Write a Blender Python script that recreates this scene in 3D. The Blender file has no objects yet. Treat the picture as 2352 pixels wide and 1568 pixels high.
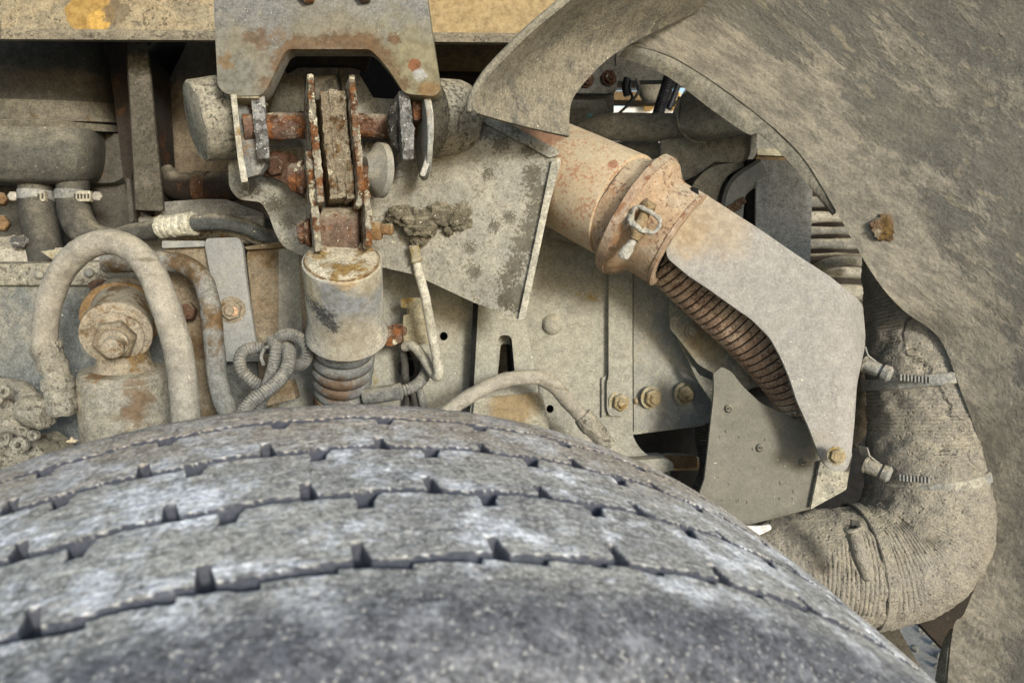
import bpy, bmesh, math, random
import numpy as np
from mathutils import Vector, Matrix, noise as mnoise
from mathutils.geometry import delaunay_2d_cdt
random.seed(7)
S = bpy.context.scene
COL = S.collection
# ---------------------------------------------------------------- camera, world, sun, exposure
PITCH = math.radians(9.0); CAMH = 1.14
cam = bpy.data.cameras.new('camera'); cam.sensor_width = 36.0; cam.lens = 36.0*1712/2352
cam.clip_start = .02; cam.clip_end = 400
cam.dof.use_dof = True; cam.dof.focus_distance = .82; cam.dof.aperture_fstop = 11.0
co = bpy.data.objects.new('camera', cam); COL.objects.link(co); S.camera = co
co.location = (0, 0, CAMH); co.rotation_euler = (math.pi/2-PITCH, 0, 0)
SUN_EL = math.radians(17); SUN_AZ = math.radians(154)      # azimuth clockwise from +Y: behind the camera, to the right
wd = bpy.data.worlds.new('World'); S.world = wd; wd.use_nodes = True
nt = wd.node_tree; bg = nt.nodes['Background']
sky = nt.nodes.new('ShaderNodeTexSky'); sky.sky_type = 'NISHITA'; sky.sun_disc = False
sky.sun_elevation = SUN_EL; sky.sun_rotation = SUN_AZ; sky.dust_density = 1.2; sky.air_density = 1.0
nt.links.new(sky.outputs[0], bg.inputs[0]); bg.inputs[1].default_value = .08
sl = bpy.data.lights.new('sun', 'SUN'); sl.energy = 1.5; sl.angle = math.radians(12); sl.color = (1, .975, .915)
so = bpy.data.objects.new('sun', sl); COL.objects.link(so)
sd = Vector((math.sin(SUN_AZ)*math.cos(SUN_EL), math.cos(SUN_AZ)*math.cos(SUN_EL), math.sin(SUN_EL)))
so.rotation_euler = sd.to_track_quat('Z', 'Y').to_euler()
S.view_settings.view_transform = 'Standard'; S.view_settings.look = 'None'
S.view_settings.exposure = 1.22; S.view_settings.gamma = 1.0
S.cycles.max_bounces = 8; S.cycles.diffuse_bounces = 6

# ---------------------------------------------------------------- geometry helpers (camera-aligned metres, turned into the world by W)
F = 1712.0
RX = Matrix.Rotation(-PITCH, 3, 'X')
def W(p): return RX @ Vector(p) + Vector((0, 0, CAMH))
def P(u, v, d): return Vector(((u-1176)*d/F, d, (784-v)*d/F))
def PP(pts): return [P(*p) for p in pts]
def cat(pts, n, closed=False):
    """Catmull-Rom through pts (tuples of any length), n samples in all"""
    a = np.array(pts, float); m = len(a)
    if m == 2 and not closed:
        t = np.linspace(0, 1, n)[:, None]; return a[0]*(1-t)+a[1]*t
    if closed: ext = np.vstack([a[-1:], a, a[:2]]); segs = m
    else: ext = np.vstack([2*a[0]-a[1], a, 2*a[-1]-a[-2]]); segs = m-1
    L = np.r_[0, np.cumsum([max(1e-9, np.linalg.norm(ext[i+2]-ext[i+1])) for i in range(segs)])]
    s = np.linspace(0, L[-1], n, endpoint=not closed); out = []
    for x in s:
        i = min(segs-1, int(np.searchsorted(L, x, 'right')-1)); t = (x-L[i])/(L[i+1]-L[i])
        p0, p1, p2, p3 = ext[i:i+4]
        out.append(.5*((2*p1)+(-p0+p2)*t+(2*p0-5*p1+4*p2-p3)*t*t+(-p0+3*p1-3*p2+p3)*t**3))
    return np.array(out)
def rc(pts, r=8, n=4):
    """round the corners of an outline; a point may carry its own radius"""
    out = []; m = len(pts)
    for i in range(m):
        p = np.array(pts[i][:2], float); ri = pts[i][2] if len(pts[i]) > 2 else r
        a = np.array(pts[i-1][:2], float)-p; b = np.array(pts[(i+1) % m][:2], float)-p
        la, lb = np.linalg.norm(a), np.linalg.norm(b)
        if ri <= 0 or la < 1e-6 or lb < 1e-6: out.append(tuple(p)); continue
        k = min(ri, la*.45, lb*.45); p0 = p+a/la*k; p1 = p+b/lb*k
        for j in range(n+1):
            t = j/n; out.append(tuple((1-t)**2*p0+2*t*(1-t)*p+t*t*p1))
    return out
def circ(u, v, r, n=20, ry=None): return [(u+r*math.cos(2*math.pi*i/n), v+(ry or r)*math.sin(2*math.pi*i/n)) for i in range(n)]
def plate(outline, d, th, holes=(), creases=(), grid=0, skew=0):
    """sheet with the given outline (picture grid) at depth d (number or function), th metres thick"""
    df = d if callable(d) else (lambda u, v: d)
    pts = [Vector(p[:2]) for p in outline]; edges = [(i, (i+1) % len(pts)) for i in range(len(pts))]
    for h in holes:
        k = len(pts); pts += [Vector(p[:2]) for p in h]; edges += [(k+i, k+(i+1) % len(h)) for i in range(len(h))]
    for c in creases:
        k = len(pts); pts += [Vector(p[:2]) for p in c]; edges += [(k+i, k+i+1) for i in range(len(c)-1)]
    if grid:
        us = [p.x for p in pts]; vs = [p.y for p in pts]
        u = min(us)+grid*.6
        while u < max(us):
            v = min(vs)+grid*.6
            while v < max(vs): pts.append(Vector((u+random.uniform(-1, 1), v+random.uniform(-1, 1)))); v += grid
            u += grid
    vs, es, fs, *_ = delaunay_2d_cdt(pts, edges, [], 1, 1e-4)
    def inside(p, poly):
        c = False; k = len(poly)
        for i in range(k):
            (x0, y0), (x1, y1) = poly[i][:2], poly[i-1][:2]
            if (y0 > p[1]) != (y1 > p[1]) and p[0] < (x1-x0)*(p[1]-y0)/(y1-y0)+x0: c = not c
        return c
    if holes:
        fs = [f for f in fs if not any(inside(((vs[f[0]].x+vs[f[1]].x+vs[f[2]].x)/3, (vs[f[0]].y+vs[f[1]].y+vs[f[2]].y)/3), h) for h in holes)]
    used = sorted({i for f in fs for i in f}); mp = {o: k for k, o in enumerate(used)}
    fs = [[mp[i] for i in f] for f in fs]; vs = [vs[i] for i in used]
    V = [P(p.x, p.y, df(p.x, p.y)) for p in vs]; n = len(V)
    V2 = [q + Vector((skew*th, th, 0)) for q in V]
    fr = []; cnt = {}
    for f in fs:
        a = V[f[0]]; nrm = (V[f[1]]-a).cross(V[f[2]]-a)
        f = f if nrm.y < 0 else f[::-1]; fr.append(list(f))
        for i in range(len(f)): cnt[(f[i], f[(i+1) % len(f)])] = 1
    faces = list(fr)+[[i+n for i in f[::-1]] for f in fr]
    for (a, b) in list(cnt):
        if (b, a) not in cnt: faces.append([b, a, a+n, b+n])
    return V+V2, faces
def strip(path, w, d, th, skew=-.33):
    """an upright plate seen edge-on: a front edge w wide along path, th deep"""
    a = np.array(path, float); L = []; R = []
    for i in range(len(a)):
        t = a[min(i+1, len(a)-1)]-a[max(i-1, 0)]; t /= np.linalg.norm(t); nn = np.array([-t[1], t[0]])
        ww = w[i] if isinstance(w, (list, tuple)) else w
        L.append(tuple(a[i]+nn*ww/2)); R.append(tuple(a[i]-nn*ww/2))
    return plate(rc(L+R[::-1], 3, 2), d, th, skew=skew)
def frames(c):
    t = np.gradient(c, axis=0); t /= np.linalg.norm(t, axis=1)[:, None]
    r = np.array([0., 0, 1.]) if abs(t[0][2]) < .8 else np.array([1., 0, 0]); fr = []
    for k in range(len(c)):
        r = r-t[k]*np.dot(r, t[k]); r /= np.linalg.norm(r); fr.append((r.copy(), np.cross(t[k], r)))
    return fr
def tube(pts, r, n=20, m=40, corr=None, cap=True, spiral=False):
    """swept tube; pts (u,v,d), r in grid px (number or per point); corr=(pitch px, depth px[, fn(s)])"""
    rr = r if isinstance(r, (list, tuple)) else [r]*len(pts)
    A = np.array([list(P(*p))+[q*p[2]/F] for p, q in zip(pts, rr)])
    dav = float(np.mean([p[2] for p in pts])); px = dav/F
    c0 = cat(A, 60); L = np.sum(np.linalg.norm(np.diff(c0[:, :3], axis=0), axis=1))
    if corr: m = max(m, int(L/(corr[0]*px)*(14 if len(corr) > 3 else 5)))
    A = cat(A, m); c = A[:, :3]; rad = A[:, 3]; fr = frames(c)
    s = np.r_[0, np.cumsum(np.linalg.norm(np.diff(c, axis=0), axis=1))]/px
    V = []; Fc = []
    for k in range(m):
        x, y = fr[k]
        for j in range(n):
            a = 2*math.pi*j/n; q = rad[k]
            if corr:
                ph = s[k]/corr[0] + (j/n if spiral else 0)
                g = abs(math.sin(math.pi*ph))**.6 if len(corr) < 4 else min(1, min(ph % 1, 1-ph % 1)/corr[3])*(.86+.14*math.sin(math.pi*(ph % 1)))
                amp = corr[1]*(corr[2](s[k]/s[-1], a) if len(corr) > 2 and corr[2] else 1)
                q = q-amp*px*(1-g)
            V.append(Vector(c[k]+q*(math.cos(a)*x+math.sin(a)*y)))
    for k in range(m-1):
        for j in range(n):
            Fc.append([k*n+j, k*n+(j+1) % n, (k+1)*n+(j+1) % n, (k+1)*n+j])
    if cap: Fc.append(list(range(n))[::-1]); Fc.append([(m-1)*n+j for j in range(n)])
    return V, Fc
def lathe(p0, p1, prof, n=36, cap=True, sc=None):
    """turned body from p0 to p1 (u,v,d); prof: (t, r px)"""
    a = P(*p0) if len(p0) == 3 and not isinstance(p0, Vector) else p0
    b = P(*p1) if len(p1) == 3 and not isinstance(p1, Vector) else p1
    px = sc or (a.y+b.y)/2/F; ax = (b-a); t = ax.normalized()
    x = (Vector((0, 0, 1)) if abs(t.z) < .8 else Vector((1, 0, 0))); x = (x-t*x.dot(t)).normalized(); y = t.cross(x)
    V = []; Fc = []
    for (s, r) in prof:
        for j in range(n):
            g = 2*math.pi*(j+.5)/n; V.append(a+ax*s+(x*math.cos(g)+y*math.sin(g))*r*px)
    for k in range(len(prof)-1):
        for j in range(n): Fc.append([k*n+j, k*n+(j+1) % n, (k+1)*n+(j+1) % n, (k+1)*n+j])
    if cap:
        if prof[0][1] > .01: Fc.append(list(range(n))[::-1])
        if prof[-1][1] > .01: Fc.append([(len(prof)-1)*n+j for j in range(n)])
    return V, Fc
def ring(c, axis, r, w, h, n=40):
    """flat ring / washer-like band around centre c; r outer, w radial width, h length (px)"""
    px = c[2]/F; a = P(*c); t = Vector(axis).normalized()
    return lathe(a-t*h*px/2, a+t*h*px/2, [(0, r-w), (0, r), (1, r), (1, r-w), (0, r-w)], n, False, px)
def disc(c, axis, r, h, ch=2, n=40):
    px = c[2]/F; a = P(*c); t = Vector(axis).normalized(); k = min(.4, ch/h)
    return lathe(a, a+t*h*px, [(0, r-ch), (k*.3, r-ch*.2), (k, r), (1-k, r), (1-k*.3, r-ch*.2), (1, r-ch)], n, True, px)
def hexa(c, axis, r, h, rot=0):
    px = c[2]/F; a = P(*c); t = Vector(axis).normalized()
    V, Fc = lathe(a, a+t*h*px, [(0, r), (.8, r), (1, r*.86)], 6, True, px)
    M = Matrix.Rotation(rot, 3, t); return [a+M@(q-a) for q in V], Fc
def thread(c, axis, r, h, n=20, pitch=4):
    px = c[2]/F; a = P(*c); t = Vector(axis).normalized(); k = max(2, int(h/pitch)); pr = []
    for i in range(k): pr += [(i/k, r), ((i+.5)/k, r*.87)]
    pr += [(1, r*.85)]; return lathe(a, a+t*h*px, pr, n, True, px)
def boxp(u0, v0, u1, v1, d, th): return plate(rc([(u0, v0), (u1, v0), (u1, v1), (u0, v1)], 0), d, th)
def loft(rows, nu, nv, th, disp=None, flip=False):
    """smooth sheet through rows of (u,v,d) points, th metres thick"""
    R = [cat([tuple(P(*p)) for p in row], nu) for row in rows]; G = np.zeros((nv, nu, 3))
    for i in range(nu): G[:, i] = cat([tuple(r[i]) for r in R], nv)
    du = np.gradient(G, axis=1); dv = np.gradient(G, axis=0); N = np.cross(du, dv)
    N /= np.linalg.norm(N, axis=2)[:, :, None]+1e-12
    if flip: N = -N                                  # N should face the viewer
    G0 = G.copy()
    if disp:
        for j in range(nv):
            for i in range(nu): G[j, i] += N[j, i]*disp(G0[j, i], i/(nu-1), j/(nv-1))
    B = G0-N*th; V = [Vector(q) for q in G.reshape(-1, 3)]+[Vector(q) for q in B.reshape(-1, 3)]; n = nu*nv; Fc = []
    I = lambda j, i: j*nu+i
    for j in range(nv-1):
        for i in range(nu-1):
            f = [I(j, i), I(j, i+1), I(j+1, i+1), I(j+1, i)]
            Fc.append(f[::-1] if flip else f); g = [q+n for q in f]; Fc.append(g if flip else g[::-1])
    bd = [I(0, i) for i in range(nu)]+[I(j, nu-1) for j in range(1, nv)]+[I(nv-1, i) for i in range(nu-2, -1, -1)]+[I(j, 0) for j in range(nv-2, 0, -1)]
    for k in range(len(bd)):
        a, b = bd[k], bd[(k+1) % len(bd)]; Fc.append([a, b, b+n, a+n])
    return V, Fc
def blob(c, rx, ry, rz, n=24, amp=.25, fr=2.2, seed=0):
    px = c[2]/F; a = P(*c); V = []; Fc = []; m = n//2+1
    for j in range(m):
        ph = math.pi*(j+.001)/(m-1+.002)
        for i in range(n):
            th = 2*math.pi*i/n; q = Vector((math.sin(ph)*math.cos(th), math.sin(ph)*math.sin(th), math.cos(ph)))
            k = 1+amp*mnoise.fractal(q*fr+Vector((seed*7.1, 3, 1)), 1, 2, 4)
            V.append(a+Vector((q.x*rx*px*k, q.y*ry*px*k, q.z*rz*px*k)))
    for j in range(m-1):
        for i in range(n): Fc.append([j*n+i, j*n+(i+1) % n, (j+1)*n+(i+1) % n, (j+1)*n+i])
    return V, Fc

def mesh(name, geos, mat, lump=None, bevel=0, sub=0, sharp=38, origin=None, world=False):
    bm = bmesh.new()
    if not isinstance(geos, list): geos = [geos]
    for V, Fc in geos:
        vs = [bm.verts.new(q if world else W(q)) for q in V]
        for f in Fc:
            try: bm.faces.new([vs[i] for i in f])
            except ValueError: pass
    bmesh.ops.recalc_face_normals(bm, faces=bm.faces)
    if bevel:
        bm.edges.ensure_lookup_table()
        es = [e for e in bm.edges if len(e.link_faces) == 2 and e.calc_face_angle(0) > math.radians(35)]
        bmesh.ops.bevel(bm, geom=es, offset=bevel, offset_type='OFFSET', segments=2, profile=.6, affect='EDGES', clamp_overlap=True)
    if sub:
        for _ in range(sub):
            bmesh.ops.triangulate(bm, faces=[f for f in bm.faces if len(f.verts) > 4])
            bmesh.ops.subdivide_edges(bm, edges=bm.edges[:], cuts=1, use_grid_fill=True, smooth=0)
    if lump:
        bm.normal_update(); a, fq = lump[:2]
        for q in bm.verts:
            k = mnoise.fractal(q.co*fq, 1.0, 2.1, 4); q.co += q.normal*a*k
    bm.normal_update()
    for e in bm.edges:
        e.smooth = not (len(e.link_faces) == 2 and e.calc_face_angle(0) > math.radians(sharp))
    for f in bm.faces: f.smooth = True
    o0 = origin or Vector((0, 0, 0))
    for q in bm.verts: q.co -= o0
    me = bpy.data.meshes.new(name); bm.to_mesh(me); bm.free(); me.materials.append(mat); return me
def thing(name, label, cat_, p, group=None):
    o = bpy.data.objects.new(name, None); o.empty_display_size = .03; COL.objects.link(o)
    o.location = W(P(*p)) if len(p) == 3 else p
    o['label'] = label; o['category'] = cat_
    if group: o['group'] = group
    return o
def wloc(o):
    l = Vector(o.location)
    while o.parent: o = o.parent; l += Vector(o.location)
    return l
def part(name, geos, mat, parent, label=None, **k):
    me = mesh(name, geos, mat, origin=wloc(parent), **k)
    o = bpy.data.objects.new(name, me); COL.objects.link(o); o.parent = parent
    if label: o['label'] = label
    return o
def solo(name, label, cat_, geos, mat, kind=None, group=None, **k):
    g = geos if isinstance(geos, list) else [geos]
    c = sum((W(q) for q in g[0][0]), Vector())/len(g[0][0]) if not k.get('world') else Vector((0, 0, 0))
    me = mesh(name, geos, mat, origin=c, **k); o = bpy.data.objects.new(name, me); COL.objects.link(o); o.location = c
    if label: o['label'] = label; o['category'] = cat_
    if kind: o['kind'] = kind
    if group: o['group'] = group
    return o
def bolt(parent, c, axis, r, mat, wm=None, shank=.55, h=None, nut_h=None, rot=.3, stub=10):
    """bolt end with hex nut and washer, all pieces of one part"""
    t = Vector(axis).normalized(); a = P(*c); px = c[2]/F; nh = nut_h or r*.75
    def at(k): q = a+t*k*px; return (1176+q.x*F/q.y, 784-q.z*F/q.y, q.y)
    b = part('bolt', thread(at(-6), t, r*shank, nh+stub+6, 18), mat, parent)
    part('hex_nut', hexa(at(3), t, r, nh, rot), mat, b, bevel=.0006)
    part('washer', disc(c, t, r*1.28, 4, 1), wm or mat, b)
    return b

# ---------------------------------------------------------------- materials
def C(h):
    h = h.lstrip('#'); o = []
    for i in (0, 2, 4):
        x = int(h[i:i+2], 16)/255; o.append(x/12.92 if x <= .04045 else ((x+.055)/1.055)**2.4)
    return (*o, 1)
def DS(h, k=.74):
    c = C(h); l = .3*c[0]+.6*c[1]+.1*c[2]; return tuple(l+(x-l)*k for x in c[:3])+(1,)
def BR(h):
    c = DS(h, .95); return (c[0]*.93, c[1]*1.06, c[2], 1)
class NB:
    def __init__(s, name):
        s.m = bpy.data.materials.new(name); s.m.use_nodes = True; s.t = s.m.node_tree; s.N = s.t.nodes; s.L = s.t.links
        s.b = s.N['Principled BSDF']; s.pos = s.N.new('ShaderNodeNewGeometry').outputs['Position']
    def _in(s, sock, v):
        if hasattr(v, 'is_linked') or hasattr(v, 'links'): s.L.new(v, sock)
        else: sock.default_value = v
    def noise(s, sc, det=4, ro=.55, vec=None, dist=0, off=None):
        n = s.N.new('ShaderNodeTexNoise'); v = vec or s.pos
        if off is not None:
            a = s.N.new('ShaderNodeVectorMath'); a.operation = 'ADD'; s.L.new(v, a.inputs[0]); a.inputs[1].default_value = (off, off*.7, -off); v = a.outputs[0]
        s.L.new(v, n.inputs['Vector']); n.inputs['Scale'].default_value = sc; n.inputs['Detail'].default_value = det
        n.inputs['Roughness'].default_value = ro; n.inputs['Distortion'].default_value = dist; return n.outputs['Fac']
    def vor(s, sc, vec=None, rnd=1, out='Distance', feat='F1'):
        n = s.N.new('ShaderNodeTexVoronoi'); n.feature = feat; s.L.new(vec or s.pos, n.inputs['Vector']); n.inputs['Scale'].default_value = sc
        n.inputs['Randomness'].default_value = rnd; return n.outputs[out]
    def rng(s, f, a, b, c=0, d=1):
        n = s.N.new('ShaderNodeMapRange'); n.interpolation_type = 'SMOOTHSTEP'; s.L.new(f, n.inputs[0])
        for i, x in enumerate((a, b, c, d)): n.inputs[i+1].default_value = x
        return n.outputs[0]
    def math(s, op, a, b=0, c=0):
        n = s.N.new('ShaderNodeMath'); n.operation = op; s._in(n.inputs[0], a); s._in(n.inputs[1], b); s._in(n.inputs[2], c); return n.outputs[0]
    def mix(s, f, a, b, bt='MIX'):
        n = s.N.new('ShaderNodeMix'); n.data_type = 'RGBA'; n.blend_type = bt; s._in(n.inputs['Factor'], f); s._in(n.inputs['A'], a); s._in(n.inputs['B'], b); return n.outputs['Result']
    def mapv(s, sc=(1, 1, 1), rot=(0, 0, 0)):
        n = s.N.new('ShaderNodeMapping'); s.L.new(s.pos, n.inputs['Vector']); n.inputs['Rotation'].default_value = rot; k = s.N.new('ShaderNodeMapping'); s.L.new(n.outputs[0], k.inputs['Vector']); k.inputs['Scale'].default_value = sc; return k.outputs[0]
    def dist(s, p):
        n = s.N.new('ShaderNodeVectorMath'); n.operation = 'DISTANCE'; s.L.new(s.pos, n.inputs[0]); n.inputs[1].default_value = p; return n.outputs['Value']
def MAT(name, base, alt=None, dust=None, dustk=.5, rust=0, rcol=('644632', '8f6a48'), rsc=25, speck=0, scol='3a352c', ssc=110,
        lspeck=0, lcol='d8d2bc', rough=.8, bump=.5, bsc=1, spots=(), streak=None, spec=.3, var=1, pit=0, metal=0, off=0, cracks=0, flake=0, csc=14):
    b = NB(name); col = b.mix(b.rng(b.noise(9, 4, .6, off=off+.3), .38, .62), DS(base), DS(alt or base))
    if dust: col = b.mix(b.rng(b.noise(24, 9, .74, off=off+2), .5-(dustk-.5)-.08, .5-(dustk-.5)+.08), col, DS(dust))
    if dust:
        sx = b.N.new('ShaderNodeSeparateXYZ'); b.L.new(b.N['Geometry'].outputs['Normal'], sx.inputs[0])
        up = b.math('MULTIPLY', b.rng(sx.outputs['Z'], .25, .95), b.rng(b.noise(45, 6, .7, off=off+61), .35, .6, .25, .7)); col = b.mix(up, col, C('b0a78f'))  # upward faces painted lighter: settled dust plus the skylight on their tops
    n2 = b.noise(90, 7, .74, off=off+5); n3 = b.noise(400, 3, .68, off=off+9)
    v = b.math('ADD', b.rng(n2, .3, .7, 1-.30*var, 1+.26*var), b.rng(n3, .34, .66, -.25*var, .25*var))
    col = b.mix(1, col, v, 'MULTIPLY')
    h = b.math('ADD', b.math('MULTIPLY', n2, .38), b.math('MULTIPLY', n3, .40))
    if streak:
        sv = b.mapv(streak[0], streak[1]); sn = b.noise(1, 5, .65, vec=sv); k = b.rng(sn, streak[3], streak[3]+.12); col = b.mix(b.math('MULTIPLY', k, .85), col, C(streak[2]))
    if rust:
        rn = b.noise(rsc, 8, .68, off=off+13); k = b.rng(rn, .72-rust*.36-.05, .72-rust*.36+.05)
        rc_ = b.mix(b.rng(b.noise(90, 5, .7, off=off+4), .38, .62), BR(rcol[0]), BR(rcol[1])); col = b.mix(k, col, rc_)
        h = b.math('ADD', h, b.math('MULTIPLY', k, b.rng(b.noise(160, 5, .7), .2, .8, -.15, .35)))
    if flake:
        fn = b.noise(75, 6, .7, off=off+51); k = b.rng(fn, .64-flake*.2, .67-flake*.2); col = b.mix(k, col, b.mix(b.rng(n3, .35, .65), C('b9ae8c'), C('ddd6bd'))); h = b.math('ADD', h, b.math('MULTIPLY', k, .35))
    if speck:
        sn = b.noise(ssc*1.9, 3, .5, off=off+21); cl = b.noise(ssc*.25, 3, .6, off=off+31)
        k = b.rng(b.math('ADD', sn, b.math('MULTIPLY', cl, .6)), .92-speck*.16, .96-speck*.16); col = b.mix(b.math('MULTIPLY', k, .62), col, C(scol)); h = b.math('SUBTRACT', h, b.math('MULTIPLY', k, .25))
    if lspeck:
        k = b.rng(b.noise(330, 2, .5, off=off+41), .75-lspeck*.14, .78-lspeck*.14); col = b.mix(k, col, C(lcol)); h = b.math('ADD', h, b.math('MULTIPLY', k, .2))  # pale specks, also painted in for glints and small highlights
    for sp in spots:
        p, r, cc = sp[:3]; am = sp[3] if len(sp) > 3 else 1.0; so_ = sp[4] if len(sp) > 4 else .12; nf = sp[5] if len(sp) > 5 else .8; fs_ = sp[6] if len(sp) > 6 else 1.5
        dn = b.math('ADD', b.dist(W(P(*p))), b.math('MULTIPLY', b.math('SUBTRACT', b.noise(fs_/r, 6, .68, off=off+p[0]*.01), .5), r*2*nf))
        k = b.math('MULTIPLY', b.rng(dn, r*(1+so_), r*(1-so_)), am)
        cm = b.mix(b.rng(b.noise(120, 5, .7), .35, .65), DS(cc, .85), b.mix(1, DS(cc, .85), (.62, .58, .52, 1), 'MULTIPLY')); col = b.mix(k, col, cm); h = b.math('SUBTRACT', h, b.math('MULTIPLY', k, .12))
    if pit:
        k = b.rng(b.vor(140), .0, .3, -pit, 0); h = b.math('ADD', h, k)
    if cracks:
        wv = b.N.new('ShaderNodeVectorMath'); wv.operation = 'ADD'; b.L.new(b.pos, wv.inputs[0]); nz = b.N.new('ShaderNodeTexNoise'); b.L.new(b.pos, nz.inputs['Vector']); nz.inputs['Scale'].default_value = 40; nz.inputs['Detail'].default_value = 5; sc2 = b.N.new('ShaderNodeVectorMath'); sc2.operation = 'SCALE'; b.L.new(nz.outputs['Color'], sc2.inputs[0]); sc2.inputs['Scale'].default_value = .035; b.L.new(sc2.outputs[0], wv.inputs[1])
        k = b.rng(b.vor(csc, vec=wv.outputs[0], feat='DISTANCE_TO_EDGE'), 0, .035, -cracks, 0); k = b.math('MULTIPLY', k, b.rng(b.noise(9, 3, .6, off=77), .5, .6)); h = b.math('ADD', h, k)
    bp = b.N.new('ShaderNodeBump'); bp.inputs['Strength'].default_value = min(1, bump); bp.inputs['Distance'].default_value = .0042*bsc
    b.L.new(h, bp.inputs['Height']); b.L.new(bp.outputs[0], b.b.inputs['Normal']); b.L.new(col, b.b.inputs['Base Color'])
    b.L.new(b.rng(n2, .3, .7, rough-.1, min(1, rough+.12)), b.b.inputs['Roughness']); b.b.inputs['Specular IOR Level'].default_value = spec; b.b.inputs['Metallic'].default_value = metal
    return b.m
# ---------------------------------------------------------------- materials used
m_plate = MAT('dusty_pale_steel', '949180', '999683', 'a09b87', .45, var=.7, rust=.10, rcol=('8a6f42', 'a58850'), rsc=26, lspeck=.25, bump=.35)
m_plate2 = MAT('dusty_grey_steel', '8e8d80', '87867b', '9b957f', .45, var=.6, rust=.08, rcol=('7e6540', '9a7b4a'), lspeck=.2, bump=.35, off=3)
m_rail = MAT('blue_grey_painted_steel', '6a6e69', '72746c', '858272', .45, lspeck=.25, bump=.35, off=7)
m_strap = MAT('light_grey_steel', '94958f', '8e908a', '9c998d', .45, var=.5, lspeck=.2, bump=.3, off=9)
m_rustplate = MAT('rust_stained_plate', '7b6b50', '8a7757', '938668', .42, rust=.42, rcol=('5f4731', '7d6244'), rsc=14, lspeck=.2, bump=.45, off=11)
m_tank = MAT('dusty_dark_tank', '474438', '4f4b40', '5d584a', .4, rust=.1, rcol=('4a3a26', '6b5030'), bump=.3, off=13)  # tank colours darkened to stand for the shadow in this recess
m_tankl = MAT('tank_lower_grey', '4b4a42', '55544a', '625f51', .45, lspeck=.2, bump=.3, off=15)
m_dark = MAT('deep_shade_black', '0b0a09', '100f0d', '1a1713', .3, bump=.4, off=17)  # near-black that puts the shade of voids and hidden sides into the colour
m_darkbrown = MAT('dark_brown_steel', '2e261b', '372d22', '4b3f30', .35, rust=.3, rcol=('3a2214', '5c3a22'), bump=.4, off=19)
m_muffler = MAT('tan_muffler', '6d5c42', '7c6a4e', '857558', .45, rust=.2, rcol=('5a3f22', '75552f'), bump=.3, off=21)
m_pillar = MAT('pitted_rail', '4c4738', '565040', '696150', .45, rust=.2, rcol=('4c3a20', '74562e'), speck=.2, bump=.5, off=23)
m_rust = MAT('heavy_rust', '66493a', '765640', '978268', .4, rust=.55, rcol=('4b2c1b', '9a5e38'), rsc=45, lspeck=.5, flake=.22, bump=1, bsc=1.2, off=25)
m_rustdark = MAT('dark_rust', '5c3d27', '6b4a2f', '806747', .38, rust=.4, rcol=('412718', '744829'), rsc=40, lspeck=.3, bump=1, off=27)
m_shackle = MAT('flaking_rust', 'a39a80', '8d8368', 'b3a98c', .4, rust=.62, rcol=('5e3a22', '9a5f36'), rsc=42, lspeck=.5, lcol='ddd4b8', flake=.45, bump=1, bsc=1.5, off=29)
m_leaf = MAT('caked_leaf_steel', '7d6c50', '8f8062', 'a29678', .45, rust=.45, rcol=('5d4028', '8a643c'), rsc=60, lspeck=.6, flake=.3, bump=1, bsc=1.8, off=31, pit=.4)
m_drum = MAT('dust_caked_hub', '99927c', '8e8771', 'a8a188', .45, speck=.22, ssc=120, lspeck=.5, bump=.9, bsc=1.4, off=33)
m_wet = MAT('oily_grime', 'a09f99', '6f6e68', 'b5b2a6', .4, speck=.7, scol='26251f', ssc=70, lspeck=.6, lcol='eeeee6', rough=.45, bump=1, bsc=1.5, spec=.6, off=35)
m_nut = MAT('yellowed_nut', '8f7b4e', 'a08b5a', 'a3977a', .4, rust=.35, rcol=('5b4424', '8c6a36'), rsc=60, bump=.6, off=37)
m_bushing = MAT('bushing_steel', '8f8165', '9c8f76', 'a59b83', .45, rust=.42, rcol=('664c34', '8a6a48'), rsc=35, lspeck=.35, bump=.6, off=39)
m_ochre = MAT('ochre_rust', '8b6a38', '7d5b2e', '9c8358', .35, rust=.5, rcol=('65401f', 'a0742f'), bump=.7, off=41)
m_shock_l = MAT('cylinder_dusty', '969080', '8c8672', 'a59c82', .45, rust=.5, rcol=('6d5434', '8b7048'), rsc=10, lspeck=.3, bump=.5, off=43)
m_hose = MAT('dust_coated_hose', '9a9281', '8f8774', 'a69e8a', .5, var=.6, lspeck=.35, lcol='cfc8b2', bump=.7, bsc=.8, off=45, streak=((14, 14, 50), (0, 0, 0), '6c6551', .60))
m_hosedark = MAT('dark_rubber_hose', '43413a', '4e4c43', '656052', .4, bump=.4, off=47)
m_hoseblue = MAT('blue_grey_worn_hose', '565a57', '4c4f4c', '8b8b80', .36, lspeck=.4, bump=.6, off=48)
m_fit = MAT('mud_caked_fitting', '8f8874', '9b947f', 'a9a28c', .45, lspeck=.2, speck=.1, bump=1, bsc=1.5, off=49)
m_alu = MAT('crimped_ferrule', 'b5ae92', 'c7c1a4', '9d967c', .4, lspeck=.6, lcol='f2ecd0', rough=.5, spec=.6, bump=.7, off=51)
m_pipe = MAT('galvanised_rusty_pipe', '8d8c82', '7f8079', '9c9580', .42, rust=.5, rcol=('5f4a34', '7d5d40'), rsc=12, lspeck=.2, bump=.6, off=53)
m_cond = MAT('grey_conduit', '75746d', '6b6b65', '8a877d', .45, bump=.4, off=55)
m_mud = MAT('clay_mud', '686048', '6f674f', '7d745c', .45, lspeck=.5, bump=1, bsc=1.6, off=57)
m_thin = MAT('pale_dusty_tube', 'b1ab95', 'a59f88', 'bdb7a0', .5, bump=.6, off=59)
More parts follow.
